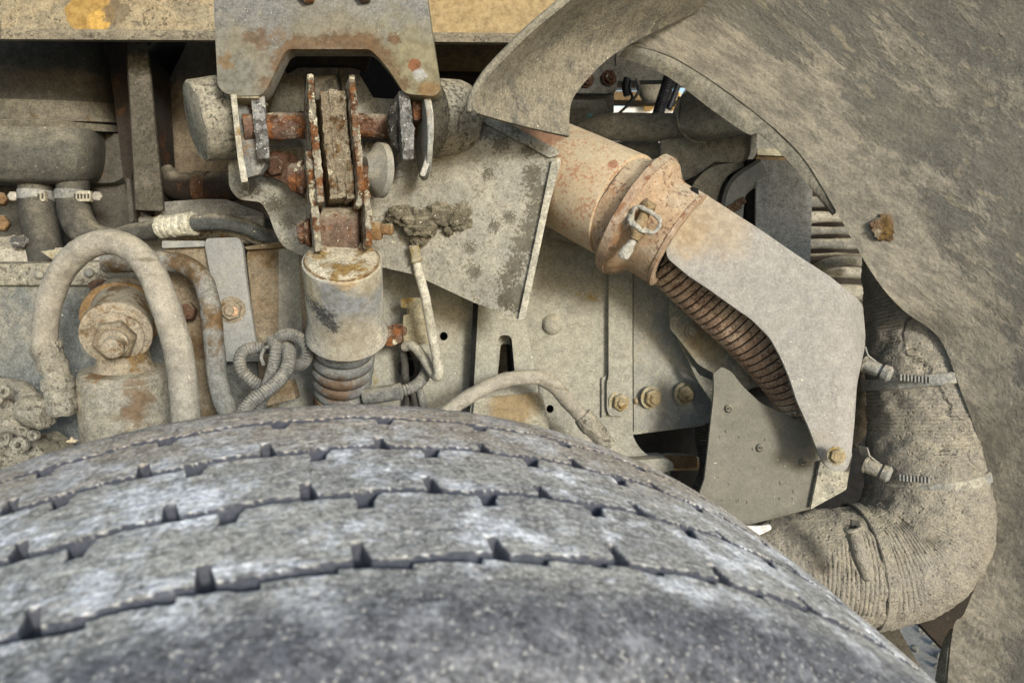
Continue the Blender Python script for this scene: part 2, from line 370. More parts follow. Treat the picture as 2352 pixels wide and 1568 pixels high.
m_goldbr = MAT('yellow_stained_bracket', 'a39a78', '948a66', 'b0a88c', .4, rust=.4, rcol=('8b6a34', 'a5844a'), rsc=30, bump=.5, off=61)
m_exh = MAT('heat_tinted_exhaust', 'c8ae82', 'c0a47a', 'cab48c', .45, speck=.3, scol='a8704f', ssc=150, var=.4, bump=.04, lspeck=.0, off=63,
            spots=[((1425, 395, .785), .008, 'a8674a', .85, .15), ((1408, 378, .80), .006, 'a8674a', .8, .2), ((1350, 300, .80), .006, 'a8674a', .8), ((1238, 312, .87), .03, '9b6142', .7, .3, 1.2),
                   ((1320, 345, .79), .004, 'a06043', .8), ((1312, 510, .80), .0022, '3a2a22', .9), ((1372, 555, .81), .0028, '3a2420', .9), ((1270, 470, .83), .003, '3a2420', .9), ((1330, 468, .79), .002, '3a2420', .9), ((1290, 500, .82), .002, '3a2420', .9)])
m_clamp = MAT('scaled_clamp_band', 'ae9066', 'a3835a', 'ab977a', .45, rust=.3, rcol=('a06c4c', 'a9785a'), rsc=45, speck=.15, scol='5b3a2c', var=.7, bump=.12, off=65)
m_clampstrap = MAT('clamp_strap_rusty', 'a88a68', '9b7a5a', 'b39a7c', .45, rust=.35, rcol=('7c4e36', '94664a'), rsc=60, var=.8, bump=.2, off=65.5)
m_clip = MAT('chalky_clip', 'a39f90', 'b5b1a1', '8d8670', .4, bump=.6, off=66)
m_ochclip = MAT('ochre_clip_bolt', '9b8352', '8a7244', 'a3946c', .4, rust=.3, rcol=('7a5a2e', '94703c'), bump=.8, off=68)
m_flex = MAT('rusted_flex_pipe', 'b59a76', '9a7a5c', 'c6ae8c', .42, rust=.34, rcol=('57382a', '7c5740'), rsc=32, speck=.22, scol='4a2c1e', ssc=150, bump=.2, off=67)
m_darkseam = MAT('dark_seam', '3a2a20', '2e221b', None, bump=.3, off=67.5)  # dark inner tube that shows as lines between the rings
m_shield = MAT('heat_shield_steel', '918e86', '979289', '9a968b', .45, lspeck=.22, var=.55, bump=.4, off=69, cracks=.8, csc=22,
               spots=[((1590, 520, .78), .034, 'b9a47e', .75, .4, .9), ((1640, 480, .78), .05, 'b8a27c', .55, .4, .8), ((1570, 560, .78), .02, 'c9c3a6', .7, .2, 1.2), ((1900, 1040, .78), .03, 'a09a80', .5, .4)])
m_low = MAT('olive_grey_plate', '716e60', '757264', '7b7767', .45, var=.4, lspeck=.05, bump=.3, off=71)
m_brk = MAT('stained_backing_bracket', '8a8672', '7d7a68', '948c72', .4, bump=.3, off=73, spots=[((1600, 780, .92), .02, '94805a', .7, .4), ((1640, 800, .92), .015, '94805a', .6, .4)])
def guard_mat():
    b = NB('mud_spattered_plastic')
    sx = b.N.new('ShaderNodeSeparateXYZ'); b.L.new(b.pos, sx.inputs[0]); y = sx.outputs['Y']
    st = b.mapv((1, 1, .16), (0, math.radians(48), 0)); fine = b.mapv((1, 1, .22), (0, math.radians(55), 0))
    n1 = b.noise(24, 8, .72, vec=st); n2 = b.noise(85, 7, .74, vec=fine); n3 = b.noise(280, 4, .68); n4 = b.noise(7, 4, .6)
    at = b.N.new('ShaderNodeAttribute'); at.attribute_name = 'across'; edge = b.rng(at.outputs['Fac'], .16, .36)                      # 0 near the rim (thick mud), 1 outwards
    mud = b.rng(b.math('ADD', n1, b.math('MULTIPLY', b.math('SUBTRACT', 1, edge), .22)), .485, .60)
    base = b.mix(b.rng(n4, .4, .6), C('68665f'), C('716e64')); tan = b.mix(b.rng(n2, .4, .62), C('827d71'), C('928c7d'))
    col = b.mix(mud, base, tan)
    drop = b.math('MULTIPLY', b.rng(b.noise(75, 3, .5, vec=fine, off=5), .63, .69), edge); col = b.mix(b.math('MULTIPLY', drop, .5), col, C('9a927b'))
    sp = b.rng(b.noise(300, 2, .5, off=3), .68, .74); col = b.mix(b.math('MULTIPLY', sp, .5), col, C('aca389'))
    col = b.mix(1, col, b.math('ADD', b.rng(n2, .3, .7, .8, 1.18), b.rng(n3, .3, .7, -.12, .12)), 'MULTIPLY')
    b.L.new(col, b.b.inputs['Base Color']); b.b.inputs['Roughness'].default_value = .85; b.b.inputs['Specular IOR Level'].default_value = .25
    bp = b.N.new('ShaderNodeBump'); bp.inputs['Distance'].default_value = .005; bp.inputs['Strength'].default_value = .8
    h = b.math('ADD', b.math('MULTIPLY', n2, .7), b.math('MULTIPLY', n3, .35)); h = b.math('ADD', h, b.math('MULTIPLY', mud, .25)); h = b.math('ADD', h, 0)
    b.L.new(h, bp.inputs['Height']); b.L.new(bp.outputs[0], b.b.inputs['Normal']); return b.m
m_guard = guard_mat()
m_lip = MAT('dusty_grey_lip', '767262', '6d6a5b', '857f6b', .45, bump=.3, off=77)
m_intake = MAT('mud_caked_corrugated_hose', '979080', '8d8677', 'a49b85', .5, var=.7, lspeck=.35, bump=1, bsc=1.9, off=79, pit=.3, cracks=.6, csc=6)
m_clampg = MAT('clamp_dull_steel', '8b8c85', '7d7e78', 'a49d88', .45, bump=.5, off=81)
m_bgrey = MAT('back_grey_panel', '77756a', '817e72', '8c8777', .4, bump=.25, off=83)
m_bgrey2 = MAT('back_beige_panel', '9c9683', 'a59e8a', 'ada58f', .4, bump=.25, off=85, rust=.15, rcol=('7a6238', '8c7344'))
m_box = MAT('dull_zinc_box', 'b5b5ae', 'bcbcb6', 'b5b2a6', .4, bump=.3, off=87)
m_white = MAT('off_white_paint', 'd8d6cc', 'cfcdc2', None, bump=.1, off=89)
m_yellow = MAT('machine_yellow', 'd9a520', 'c9951c', None, bump=.1, off=90)
m_golddark = MAT('dark_gold_steel', '7c6230', '6b5429', '5b4c30', .4, bump=.3, off=91)
m_black = MAT('black_rubber', '1b1c1e', '232427', None, rough=.5, spec=.5, bump=.15, off=92)
m_ground = MAT('grey_gravel', '8f8d84', '7a7972', 'a19d90', .45, lspeck=.3, bump=1, bsc=3, off=93)
m_conc = MAT('pale_ground', 'a19b8b', '969082', None, bump=.3, off=94)

# ---------------------------------------------------------------- setting: ground, truck underbody
solo('ground', None, None, [([Vector((x, y, 0)) for x, y in ((-60, -60), (60, -60), (60, 60), (-60, 60))], [[0, 1, 2, 3]])], m_conc, kind='structure', world=True)
def gravel():
    V = []; Fc = []; rnd = random.Random(3)
    for i in range(2600):
        x, y, s = rnd.uniform(.75, 2.2), rnd.uniform(1.2, 3.4), rnd.uniform(.008, .02); k = len(V)
        M = Matrix.Rotation(rnd.uniform(0, 6), 3, 'Z') @ Matrix.Rotation(rnd.uniform(0, 6), 3, 'X')
        for q in ((1, 0, 0), (-1, 0, 0), (0, .8, 0), (0, -.8, 0), (0, 0, .6), (0, 0, -.6)):
            V.append(Vector((x, y, s*.3)) + M @ Vector([c*s*rnd.uniform(.7, 1.2) for c in q]))
        for f in ((0, 2, 4), (2, 1, 4), (1, 3, 4), (3, 0, 4), (2, 0, 5), (1, 2, 5), (3, 1, 5), (0, 3, 5)): Fc.append([k+j for j in f])
    return V, Fc
solo('gravel', 'pale grey loose stones lying on the ground below the intake hose', 'gravel', gravel(), m_ground, kind='stuff', world=True, sharp=20)

# ---------------------------------------------------------------- the tyre (fitted wheel: centre, axle direction, radius, groove offsets)
TC = Vector((-.1598, .6042, -.5394)); yaw, tilt, D = .3275, .1569, .1127
TA = Vector((-math.sin(yaw)*math.cos(tilt), math.cos(yaw)*math.cos(tilt), math.sin(tilt)))
E1 = Vector((math.cos(yaw), math.sin(yaw), 0)); E2 = E1.cross(TA)
if E2.z < 0: E2 = -E2
GR = [(-.107+.0045, 1.7438, 'd'), (-.1445-.006, 1.8708, 'b'), (-.1978-.006, 1.8383, 'b'), (-.2537-.0065, 1.8058, 'f')]
R0 = .52
def build_tyre():
    t0, t1, nt_ = .50, 2.28, 1700
    th = np.linspace(t0, t1, nt_); w = np.concatenate([np.linspace(-.345, -.295, 40)[:-1], np.linspace(-.295, -.075, 370), np.linspace(-.074, -.030, 30)])
    TH, WW = np.meshgrid(th, w, indexing='ij')
    def sm(x): x = np.clip(x, 0, 1); return x*x*(3-2*x)
    dep = np.zeros_like(TH); rim = np.zeros_like(TH); gm = np.zeros_like(TH)
    rng = np.random.RandomState(4)
    jit = np.interp(th, np.linspace(t0, t1, 260), rng.randn(260))[:, None]; jit2 = np.interp(th, np.linspace(t0, t1, 400), rng.randn(400))[:, None]
    for gi, (gw, ph, kind) in enumerate(GR):
        q = (ph-TH)/D; f = q-np.floor(q); s = R0*D
        # distance along the tread to the up notch (q = integer) and the down notch (q = integer + .43)
        def near(off, slant, ww): x = (q-off+.5)-np.floor(q-off+.5)-.5; return x*s+slant*(ww)
        tri = np.abs(((q*1.0+.28) % 1.0)-.5)*2-.5
        gc = gw+(.0014 if kind != 'f' else .001)*tri*2+jit*.0002
        lo = .0015+jit2*.00012; hi = .0015-jit2*.00012
        if kind == 'f': lo = .0014+.0040*((2*q+.35) % 1.0)**1.5; hi = .0016
        if kind == 'd': lo = .0010+.0014*((2*q+.1) % 1.0); hi = .0011
        x = WW-gc
        g = np.maximum(-x-lo, x-hi); d = sm(1-g/.0009)*.0075
        dep = np.maximum(dep, d); gm = np.maximum(gm, sm(1-(g-.0009)/.0005))
        rim = np.maximum(rim, np.exp(-(np.maximum(g, 0)/.004)**2))
        L = .0145 if kind != 'd' else .012
        if kind in 'bf':
            a = near(0, .10, x); g2 = np.maximum(np.abs(a)-.0031+.0015*np.clip(x/.012, -1, 1), np.maximum(-x, x-L)); dep = np.maximum(dep, sm(1-g2/.0013)*.0078); gm = np.maximum(gm, sm(1-(g2-.0010)/.0006))
        if kind in 'bd':
            a = near(.43 if kind == 'b' else 0, -.15, x); g2 = np.maximum(np.abs(a)-.0026-.0024*np.clip(1+x/.008, 0, 1), np.maximum(x, -x-L*.85)); dep = np.maximum(dep, sm(1-g2/.0014)*.0078); gm = np.maximum(gm, sm(1-(g2-.0010)/.0006))
    Rw = R0-WW**2/(2*1.84)
    k = np.clip((WW+.088)/.06, 0, 1.2); Rw = Rw-.022*k**2.2                    # far shoulder
    k = np.clip((-.287-WW)/.05, 0, 1.3); Rw = Rw-.026*k**2.0                    # near shoulder
    c1, c2, c3 = (TH*R0), WW, 0
    nz = np.zeros_like(TH)
    for i in range(0):
        for j in range(len(w)):
            pass
        break
    # rough worn rubber: summed random gratings are cheap and never repeat
    r2 = np.random.RandomState(9)
    for oc, am in ((260, .00008), (700, .00007), (1500, .00006)):
        for _ in range(14):
            a = r2.rand()*math.pi*2; k = oc*(.6+.8*r2.rand()); nz += am*np.sin(k*(math.cos(a)*.6*c1+math.sin(a)*c2)+r2.rand()*6.3)*.45
    R_ = Rw-dep+nz*(1-dep/.011)
    co, si = np.cos(TH), np.sin(TH)
    X = np.array(TC)[None, None]+WW[..., None]*np.array(TA)+R_[..., None]*(co[..., None]*np.array(E1)+si[..., None]*np.array(E2))
    return X, gm, len(w), nt_
def tyre_mat():
    b = NB('worn_dusty_tread'); ax = RX @ TA; cw = W(TC)
    vm = b.N.new('ShaderNodeVectorMath'); vm.operation = 'SUBTRACT'; b.L.new(b.pos, vm.inputs[0]); vm.inputs[1].default_value = cw
    dt = b.N.new('ShaderNodeVectorMath'); dt.operation = 'DOT_PRODUCT'; b.L.new(vm.outputs[0], dt.inputs[0]); dt.inputs[1].default_value = ax; w = dt.outputs['Value']
    e1 = RX @ E1; ang = math.atan2(e1.y, e1.x)
    st = b.mapv((.9, 1, 1), (0, 0, 0)); 
    n1 = b.noise(11, 6, .7); n2 = b.noise(130, 7, .78, vec=st); n3 = b.noise(400, 3, .7); n4 = b.noise(22, 8, .76, off=4, vec=st)
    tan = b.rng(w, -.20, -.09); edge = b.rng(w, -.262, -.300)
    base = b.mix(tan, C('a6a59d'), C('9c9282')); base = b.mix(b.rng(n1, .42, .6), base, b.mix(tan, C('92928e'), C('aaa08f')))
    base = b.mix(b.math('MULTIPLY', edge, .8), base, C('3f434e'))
    pat = b.math('MULTIPLY', b.rng(n4, .48, .60), b.math('SUBTRACT', 1, b.math('MULTIPLY', tan, .6))); pat = b.math('MULTIPLY', pat, b.math('SUBTRACT', 1, b.math('MULTIPLY', edge, .85)))
    base = b.mix(b.math('MULTIPLY', pat, .85), base, C('dcdfe2'))
    base = b.mix(1, base, b.math('ADD', b.rng(n2, .36, .64, .70, 1.28), b.rng(n3, .36, .64, -.36, .36)), 'MULTIPLY')
    sp = b.rng(b.noise(480, 2, .5, off=3), .61, .67); base = b.mix(b.math('MULTIPLY', sp, b.math('SUBTRACT', .8, b.math('MULTIPLY', edge, .4))), base, C('e0ddd3'))
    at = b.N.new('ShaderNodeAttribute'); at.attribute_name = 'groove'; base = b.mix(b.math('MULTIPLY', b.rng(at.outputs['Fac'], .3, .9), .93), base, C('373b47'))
    b.L.new(base, b.b.inputs['Base Color']); b.b.inputs['Roughness'].default_value = .78; b.b.inputs['Specular IOR Level'].default_value = .35
    bp = b.N.new('ShaderNodeBump'); bp.inputs['Distance'].default_value = .0016; bp.inputs['Strength'].default_value = .45
    b.L.new(b.math('ADD', b.math('MULTIPLY', n2, .6), b.math('MULTIPLY', n3, .5)), bp.inputs['Height']); b.L.new(bp.outputs[0], b.b.inputs['Normal'])
    return b.m
tyre = thing('truck_wheel', 'big worn black truck tyre, dust grey, filling the foreground', 'tyre', (1100, 1700, .6))
m_tyre = tyre_mat()
def tread():
    X, dep, nw, n_t = build_tyre(); Rm = np.array(RX); Xw = X.reshape(-1, 3) @ Rm.T + np.array([0, 0, CAMH]) - np.array(wloc(tyre))
    me = bpy.data.meshes.new('tread'); i = np.arange((n_t-1)*(nw-1)); a = (i//(nw-1))*nw+i % (nw-1)
    q = np.stack([a, a+1, a+nw+1, a+nw], 1)
    me.vertices.add(len(Xw)); me.vertices.foreach_set('co', Xw.ravel()); me.loops.add(q.size); me.loops.foreach_set('vertex_index', q.ravel().astype(np.int32))
    me.polygons.add(len(q)); me.polygons.foreach_set('loop_start', (np.arange(len(q))*4).astype(np.int32)); me.update(calc_edges=True)
    me.polygons.foreach_set('use_smooth', np.ones(len(q), bool))
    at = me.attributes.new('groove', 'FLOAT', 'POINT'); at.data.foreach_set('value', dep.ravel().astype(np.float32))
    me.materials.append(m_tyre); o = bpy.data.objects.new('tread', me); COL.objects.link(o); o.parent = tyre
tread()
def ringarc(prof, t0, t1, n):
    V = []; Fc = []; m = len(prof)
    for k in range(n):
        th = t0+(t1-t0)*k/(n-1)
        for (w, r) in prof: V.append(TC+TA*w+(E1*math.cos(th)+E2*math.sin(th))*r)
    for k in range(n-1):
        for j in range(m-1): Fc.append([k*m+j, k*m+j+1, (k+1)*m+j+1, (k+1)*m+j])
    return V, Fc
TP = 2*math.pi
part('lower_tread', ringarc([(-.345, .478), (-.30, .5), (-.2, .505), (-.08, .505), (-.03, .48)], 2.27, TP+.51, 110), m_tyre, tyre)
part('sidewall', ringarc([(-.343, .4635), (-.352, .44), (-.356, .40), (-.35, .33), (-.335, .29)], 0, TP, 160), m_tyre, tyre)
part('sidewall', ringarc([(-.034, .4955), (-.02, .46), (-.015, .40), (-.025, .33), (-.04, .29)], 0, TP, 160), m_tyre, tyre)
part('rim', ringarc([(-.335, .29), (-.33, .285), (-.2, .27), (-.2, .05), (-.1, .05), (-.1, .27), (-.04, .29)], 0, TP, 96), m_plate2, tyre)

# ---------------------------------------------------------------- unseen slabs overhead and dark masses behind, added to shut out light
solo('sky_blocker', 'unseen slab added above the wheel to block the sky', 'light blocker', boxp(-1500, -700, 3800, -643, .6, .34), m_dark)  # added out of view to block sky light from above
solo('roof_blocker', 'unseen dark slab added above the frame to keep light out', 'added slab', boxp(-900, -320, 3300, -260, .95, .40), m_dark)  # added out of view so that the inner recesses stay dark
eb = thing('dark_infill', 'added dark masses deep behind the left frame members', 'dark infill', (500, 900, 1.45))  # dark masses added so the gaps behind the frame turn black
part('filler', plate(rc([(-600, -300), (1250, -300), (1290, 330), (1280, 520), (1290, 1300), (-600, 1300)], 30), 1.42, .35), m_dark, eb, bevel=.01)
part('low_filler', plate(rc([(300, 700), (1900, 720), (1960, 1200), (1800, 1500), (400, 1500)], 60), 1.36, .05), m_dark, eb, bevel=.008)
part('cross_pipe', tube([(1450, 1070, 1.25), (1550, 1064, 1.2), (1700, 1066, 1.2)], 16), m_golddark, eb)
part('rear_filler', plate(rc([(1500, 600), (2600, 560), (2700, 1100), (2120, 1300), (2060, 1400), (1480, 1500)], 60), 1.5, .05), m_dark, eb)

# ---------------------------------------------------------------- top frame beam
bm_ = thing('frame_beam', 'ochre dusty steel beam running along the top edge', 'beam', (600, 20, .9))
m_beam = MAT('ochre_dusty_beam', '988762', 'a3916a', '8f8467', .5, speck=.1, lspeck=.1, bump=.3, off=1.5,
             spots=[((200, 25, .90), .030, 'b59245', 1, .04, .35), ((222, 46, .90), .014, 'd9ad45', .9, .1, .5), ((262, 25, .90), .016, '7d6f58', .8, .1), ((800, 30, .90), .03, 'b59a5e', .5, .4), ((1130, 50, .90), .12, 'b79d68', .75, .5, .4), ((1170, 84, .9), .004, 'e0b440', 1, .2), ((1165, 45, .9), .003, 'd8b050', 1, .2)])
part('web', plate([(-200, -300), (1500, -300), (1500, 80), (480, 72), (-200, 66)], .905, .02), m_beam, bm_, bevel=.003)
part('lower_flange', loft([[(-200, 64, .905), (480, 70, .905), (1500, 79, .905)], [(-200, 72, .8995), (480, 78, .8995), (1500, 87, .8995)], [(-200, 84, .899), (480, 89, .899), (1500, 98, .899)], [(-200, 93, .905), (480, 97, .905), (1500, 106, .905)], [(-200, 94, 1.0), (480, 97, 1.0), (1500, 106, 1.0)]], 60, 16, .004, flip=True),
     MAT('beam_lower_edge', '6d6452', '776d58', '867b62', .45, lspeck=.2, speck=.1, bump=.5, off=2.2), bm_)
ib = thing('inner_beam', 'dark golden inner frame beam under the top beam, between bracket and mudguard', 'beam', (1100, 150, 1.1))
part('web', plate([(960, 60), (1290, 70), (1240, 330), (960, 330)], 1.16, .03), m_golddark, ib)
part('flange', plate([(960, 112), (1290, 116), (1290, 138), (960, 134)], 1.05, .11), m_golddark, ib, bevel=.003)
part('rib', plate([(960, 158), (1290, 162), (1290, 178), (960, 176)], 1.10, .06), m_darkbrown, ib, bevel=.003)

# ---------------------------------------------------------------- left: tank, rail, muffler
tk = thing('air_tank', 'dark dusty tank with a strap band at the upper left', 'tank', (100, 280, 1.1))
def px(c): return c[2]/F
tcx = lambda u: (u, 0, 0)
part('upper_shell', loft([[(-220, 40, 1.16), (-60, 40, 1.06), (120, 40, 1.05), (225, 40, 1.09), (262, 40, 1.18)], [(-220, 150, 1.16), (-60, 150, 1.06), (120, 150, 1.05), (228, 150, 1.09), (265, 150, 1.18)], [(-220, 262, 1.16), (-60, 256, 1.06), (120, 262, 1.05), (238, 268, 1.09), (282, 272, 1.18)]], 40, 12, .01, flip=True), m_tank, tk)
part('band', loft([[(-220, 227, 1.15), (-60, 226, 1.045), (120, 230, 1.038), (230, 236, 1.08), (276, 240, 1.17)], [(-220, 274, 1.15), (-60, 272, 1.045), (120, 277, 1.038), (240, 280, 1.08), (290, 284, 1.17)]], 40, 4, .006, flip=True), MAT('tank_band', '6b6350', '5d5644', '756d57', .45, rust=.25, rcol=('5a4226', '6b4d2c'), bump=.4, off=2.7), tk)
part('band', loft([[(-220, 276, 1.15), (-60, 275, 1.035), (120, 278, 1.028), (240, 286, 1.08), (292, 290, 1.17)], [(-220, 296, 1.15), (-60, 294, 1.04), (120, 296, 1.032), (240, 302, 1.08), (296, 304, 1.17)]], 40, 4, .006, flip=True), MAT('tank_band_edge', '746c58', '665f4c', '7f7761', .45, bump=.3, off=2.9), tk)
part('lower_shell', loft([[(-220, 290, 1.13), (-60, 290, 1.03), (120, 292, 1.03), (205, 296, 1.055), (252, 300, 1.14)], [(-220, 340, 1.12), (-60, 340, 1.015), (120, 342, 1.018), (208, 345, 1.05), (256, 348, 1.14)], [(-220, 395, 1.13), (-60, 396, 1.025), (120, 398, 1.028), (205, 400, 1.06), (250, 396, 1.14)], [(-220, 420, 1.15), (-60, 422, 1.06), (120, 424, 1.06), (196, 422, 1.09), (236, 414, 1.15)], [(-220, 424, 1.25), (-60, 427, 1.2), (120, 429, 1.2), (186, 426, 1.2), (220, 418, 1.22)]], 60, 40, .01, flip=True), m_tankl, tk)
part('underside', plate(rc([(40, 300), (290, 308), (288, 405, 20), (262, 420, 14), (40, 424)], 6), 1.11, .1), m_tank, tk, bevel=.008)
rl = thing('hanger_rail', 'pitted brown vertical angle rail right of the tank', 'rail', (340, 300, .98))
part('front_flange', plate([(291, 94), (335, 94), (340, 130), (375, 482), (368, 485), (311, 482)], .97, .006), m_pillar, rl, bevel=.0015)
part('side_flange', plate([(288, 94), (293, 94), (315, 482), (309, 484)], .972, .12), m_darkbrown, rl, bevel=.001)  # darker colour paints in the shading on the rail's side
part('rear_flange', plate([(244, 94), (300, 94), (318, 300), (300, 420), (286, 420)], 1.09, .006), m_darkbrown, rl)
part('foot', plate([(288, 408), (298, 412), (308, 505), (297, 515)], 1.0, .02), m_tank, rl, bevel=.002)
mf = thing('muffler', 'rounded tan muffler drum in shadow behind the left hub', 'muffler', (520, 270, 1.1))
part('drum', lathe((440, 620, 1.30), (760, -120, 1.22), [(0, 60), (.08, 160), (.2, 205), (.34, 218), (.6, 205), (.9, 150), (1, 80)], 64, True, 1.15/F), m_muffler, mf)
part('outlet_pipe', tube([(372, 395, 1.06), (400, 425, 1.06), (470, 432, 1.05), (560, 425, 1.05), (640, 420, 1.08)], [26, 32, 34, 34, 32], 28), m_darkbrown, mf)
part('pipe_clamp', tube([(452, 430, 1.05), (480, 431, 1.05)], 37, 28), m_rustdark, mf)
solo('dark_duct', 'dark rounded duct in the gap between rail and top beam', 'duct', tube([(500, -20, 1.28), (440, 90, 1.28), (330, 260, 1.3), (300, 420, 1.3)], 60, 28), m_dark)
ch = thing('channel_support', 'thin grey channel lying above the upper hose, left of the shock absorber', 'channel', (470, 480, 1.0))
part('top_sheet', plate(rc([(316, 486), (372, 464), (470, 457), (520, 458), (606, 490), (606, 500), (316, 505)], 4), 1.02, .1), m_bgrey, ch, bevel=.002)
part('front_sheet', plate(rc([(318, 498), (604, 496), (607, 560), (318, 560)], 5), 1.01, .008), m_bgrey2, ch, bevel=.002)
part('mounting_stud', thread((514, 545, .985), (0, 0, 1), 8, 34), m_rust, ch)

# clamped elbows under the tank
rb = thing('rear_panel', 'dark backing panel behind the clamped elbow hoses', 'panel', (150, 520, 1.12))
part('sheet', plate([(-200, 400), (300, 400), (300, 620), (-200, 620)], 1.13, .01), m_tank, rb)
def hoseclamp(nm, lab, path, r, cu, cv, w, sx, d, grp):
    t = thing(nm, lab, 'hose', (cu, cv, d), grp)
    part('hose_body', tube(path, r, 32, 60), m_hosedark, t)
    cl = part('clamp_band', tube([(cu, cv-11, d), (cu, cv+11, d)], w, 36, 6), m_clampg, t)
    part('slotted_housing', plate(rc([(sx[0], cv-11), (sx[1], cv-13), (sx[1], cv+11), (sx[0], cv+12)], 2), lambda u, v: d-.019, .008), MAT('brass_housing'+str(int(cu)), 'a89f82', 'b3ab8e', '8a8268', .4, rough=.5, spec=.6, bump=.5, off=cu), cl, bevel=.001)
    for i in range(6):
        u = sx[0]+5+i*(sx[1]-sx[0]-10)/5.; part('slot_tooth', plate([(u-1.6, cv-6), (u+1.6, cv-6), (u+1.6, cv+5), (u-1.6, cv+5)], d-.0205, .002), m_tank, cl)
    part('clamp_screw', hexa((sx[2], cv+1, d-.01), (.15, -1, 0), 12, 10), MAT('screw_head'+str(int(cu)), '8c8474', 'a79f8c', '98907a', .4, rough=.45, spec=.6, rust=.2, bump=.6, off=cu+3), cl, bevel=.0008)
    return t
hoseclamp('elbow_hose', 'dark rubber hose with a clamp, nearer the left edge, dropping from the tank', [(82, 415, 1.07), (84, 460, 1.06), (92, 520, 1.05), (104, 580, 1.04), (112, 640, 1.04)], [36, 37, 39, 37, 36], 84, 451, 39, (46, 102, 33), 1.06, 'elbow hoses under the tank')
hoseclamp('elbow_hose', 'dark rubber hose with a clamp bending right under the tank', [(168, 415, 1.07), (168, 460, 1.06), (180, 510, 1.05), (215, 545, 1.05), (290, 560, 1.06)], [34, 35, 36, 33, 30], 168, 451, 38, (158, 207, 226), 1.06, 'elbow hoses under the tank')
gb = thing('fitting_cluster', 'brass hex fittings at the left edge beneath the tank', 'fitting', (5, 500, 1.05))
for vv, rr in ((460, 16), (515, 20)): part('hex_fitting', hexa((4, vv, 1.03), (.5, -1, 0), rr, 30), m_ochre, gb, bevel=.001)
part('block', plate(rc([(-40, 545), (62, 540), (66, 600), (-40, 605)], 6), 1.04, .04), m_fit, gb, sub=2, lump=(.004, 60))
part('small_cap', blob((46, 555, 1.02), 20, 14, 16, amp=.3), m_wet, gb)

# ---------------------------------------------------------------- chassis: left rail, strap, rusted plate
fr = thing('frame_rail', 'blue grey frame rail with riveted top ledge at the left', 'frame rail', (240, 800, 1.0))
part('web', plate([(-200, 640), (720, 640), (720, 1300), (-200, 1300)], .99, .012), m_rail, fr)
part('ledge', loft([[(-200, 598, 1.06), (720, 590, 1.06)], [(-200, 606, .995), (720, 598, .995)], [(-200, 612, .982), (720, 604, .982)], [(-200, 654, .978), (720, 644, .978)], [(-200, 660, .99), (720, 650, .99)]], 40, 24, .005, flip=True, disp=lambda p, i, j: .0015*mnoise.noise(Vector(p)*14)), MAT('ledge_dusty', '7f7b6a', '8b8672', '9a9179', .5, rust=.1, lspeck=.3, speck=.1, bump=.6, off=4.4), fr)
for uu, vv in ((92, 632), (206, 628)): part('rivet', lathe((uu, vv, .982), (uu, vv, .971), [(0, 13), (.5, 11), (.9, 6), (1, .5)], 20, True, .98/F), m_plate2, fr)
part('upper_flange', plate(rc([(-200, 574), (120, 570), (370, 552), (455, 551, 3), (462, 568, 3), (470, 600), (-200, 606)], 2), 1.03, .02), m_bgrey2, fr, bevel=.002)
part('weld_patch', plate(rc(circ(232, 655, 34, 14, 14), 0), .974, .006), m_rust, fr, sub=1, lump=(.002, 90))
part('clip_tab', plate(rc([(372, 553), (470, 553), (470, 566), (372, 570)], 3), .965, .01), m_strap, fr, bevel=.0015)
part('triangular_tab', plate([(92, 577), (130, 572), (200, 580), (120, 596)], .985, .01), m_goldbr, fr, bevel=.001)
st = thing('mounting_strap', 'light grey upright strap with one hex bolt, right of the rusty pipe', 'strap', (530, 680, .96))
part('strap_plate', plate(rc([(470, 562, 14), (474, 547, 14), (548, 545, 14), (556, 562, 8), (566, 650, 0), (594, 830, 0), (520, 830, 0)], 6), .955, .008), m_strap, st, bevel=.0015)
part('strap_return', plate([(474, 549), (548, 547), (546, 552), (476, 554)], .962, .07), m_bgrey2, st)
bolt(st, (533, 711, .954), (.12, -1, -.12), 24, m_bushing, m_bushing, shank=.5, nut_h=15, stub=12)
part('copper_bolt_end', disc((536.5, 714.5, .9435), (.12, -1, -.12), 11, 4, 1), MAT('bright_copper_end', 'c99a6a', 'd6a878', None, rough=.5, bump=.3, off=9.9), st)
rp = thing('rusted_plate', 'brown rust stained plate between the grey strap and the shock absorber', 'plate', (630, 700, .95))
part('plate_face', plate(rc([(566, 586, 12), (572, 571, 8), (700, 562, 4), (712, 960, 0), (602, 960, 0), (590, 800, 0)], 6), .965, .01), m_rustplate, rp, bevel=.002)
part('upright_edge', plate(rc([(682, 520), (704, 500), (712, 800), (696, 800)], 2), .925, .05), m_rustplate, rp, bevel=.002)
part('top_flange', plate([(560, 566), (660, 552), (700, 556), (700, 566), (566, 574)], .955, .1), m_rustplate, rp, bevel=.002)
part('back_sheet', plate([(380, 560), (474, 560), (520, 960), (430, 960)], .975, .006), m_rustplate, rp)
part('back_bolt', hexa((432, 716, .962), (.1, -1, 0), 23, 22, .2), m_rustdark, rp, bevel=.001)

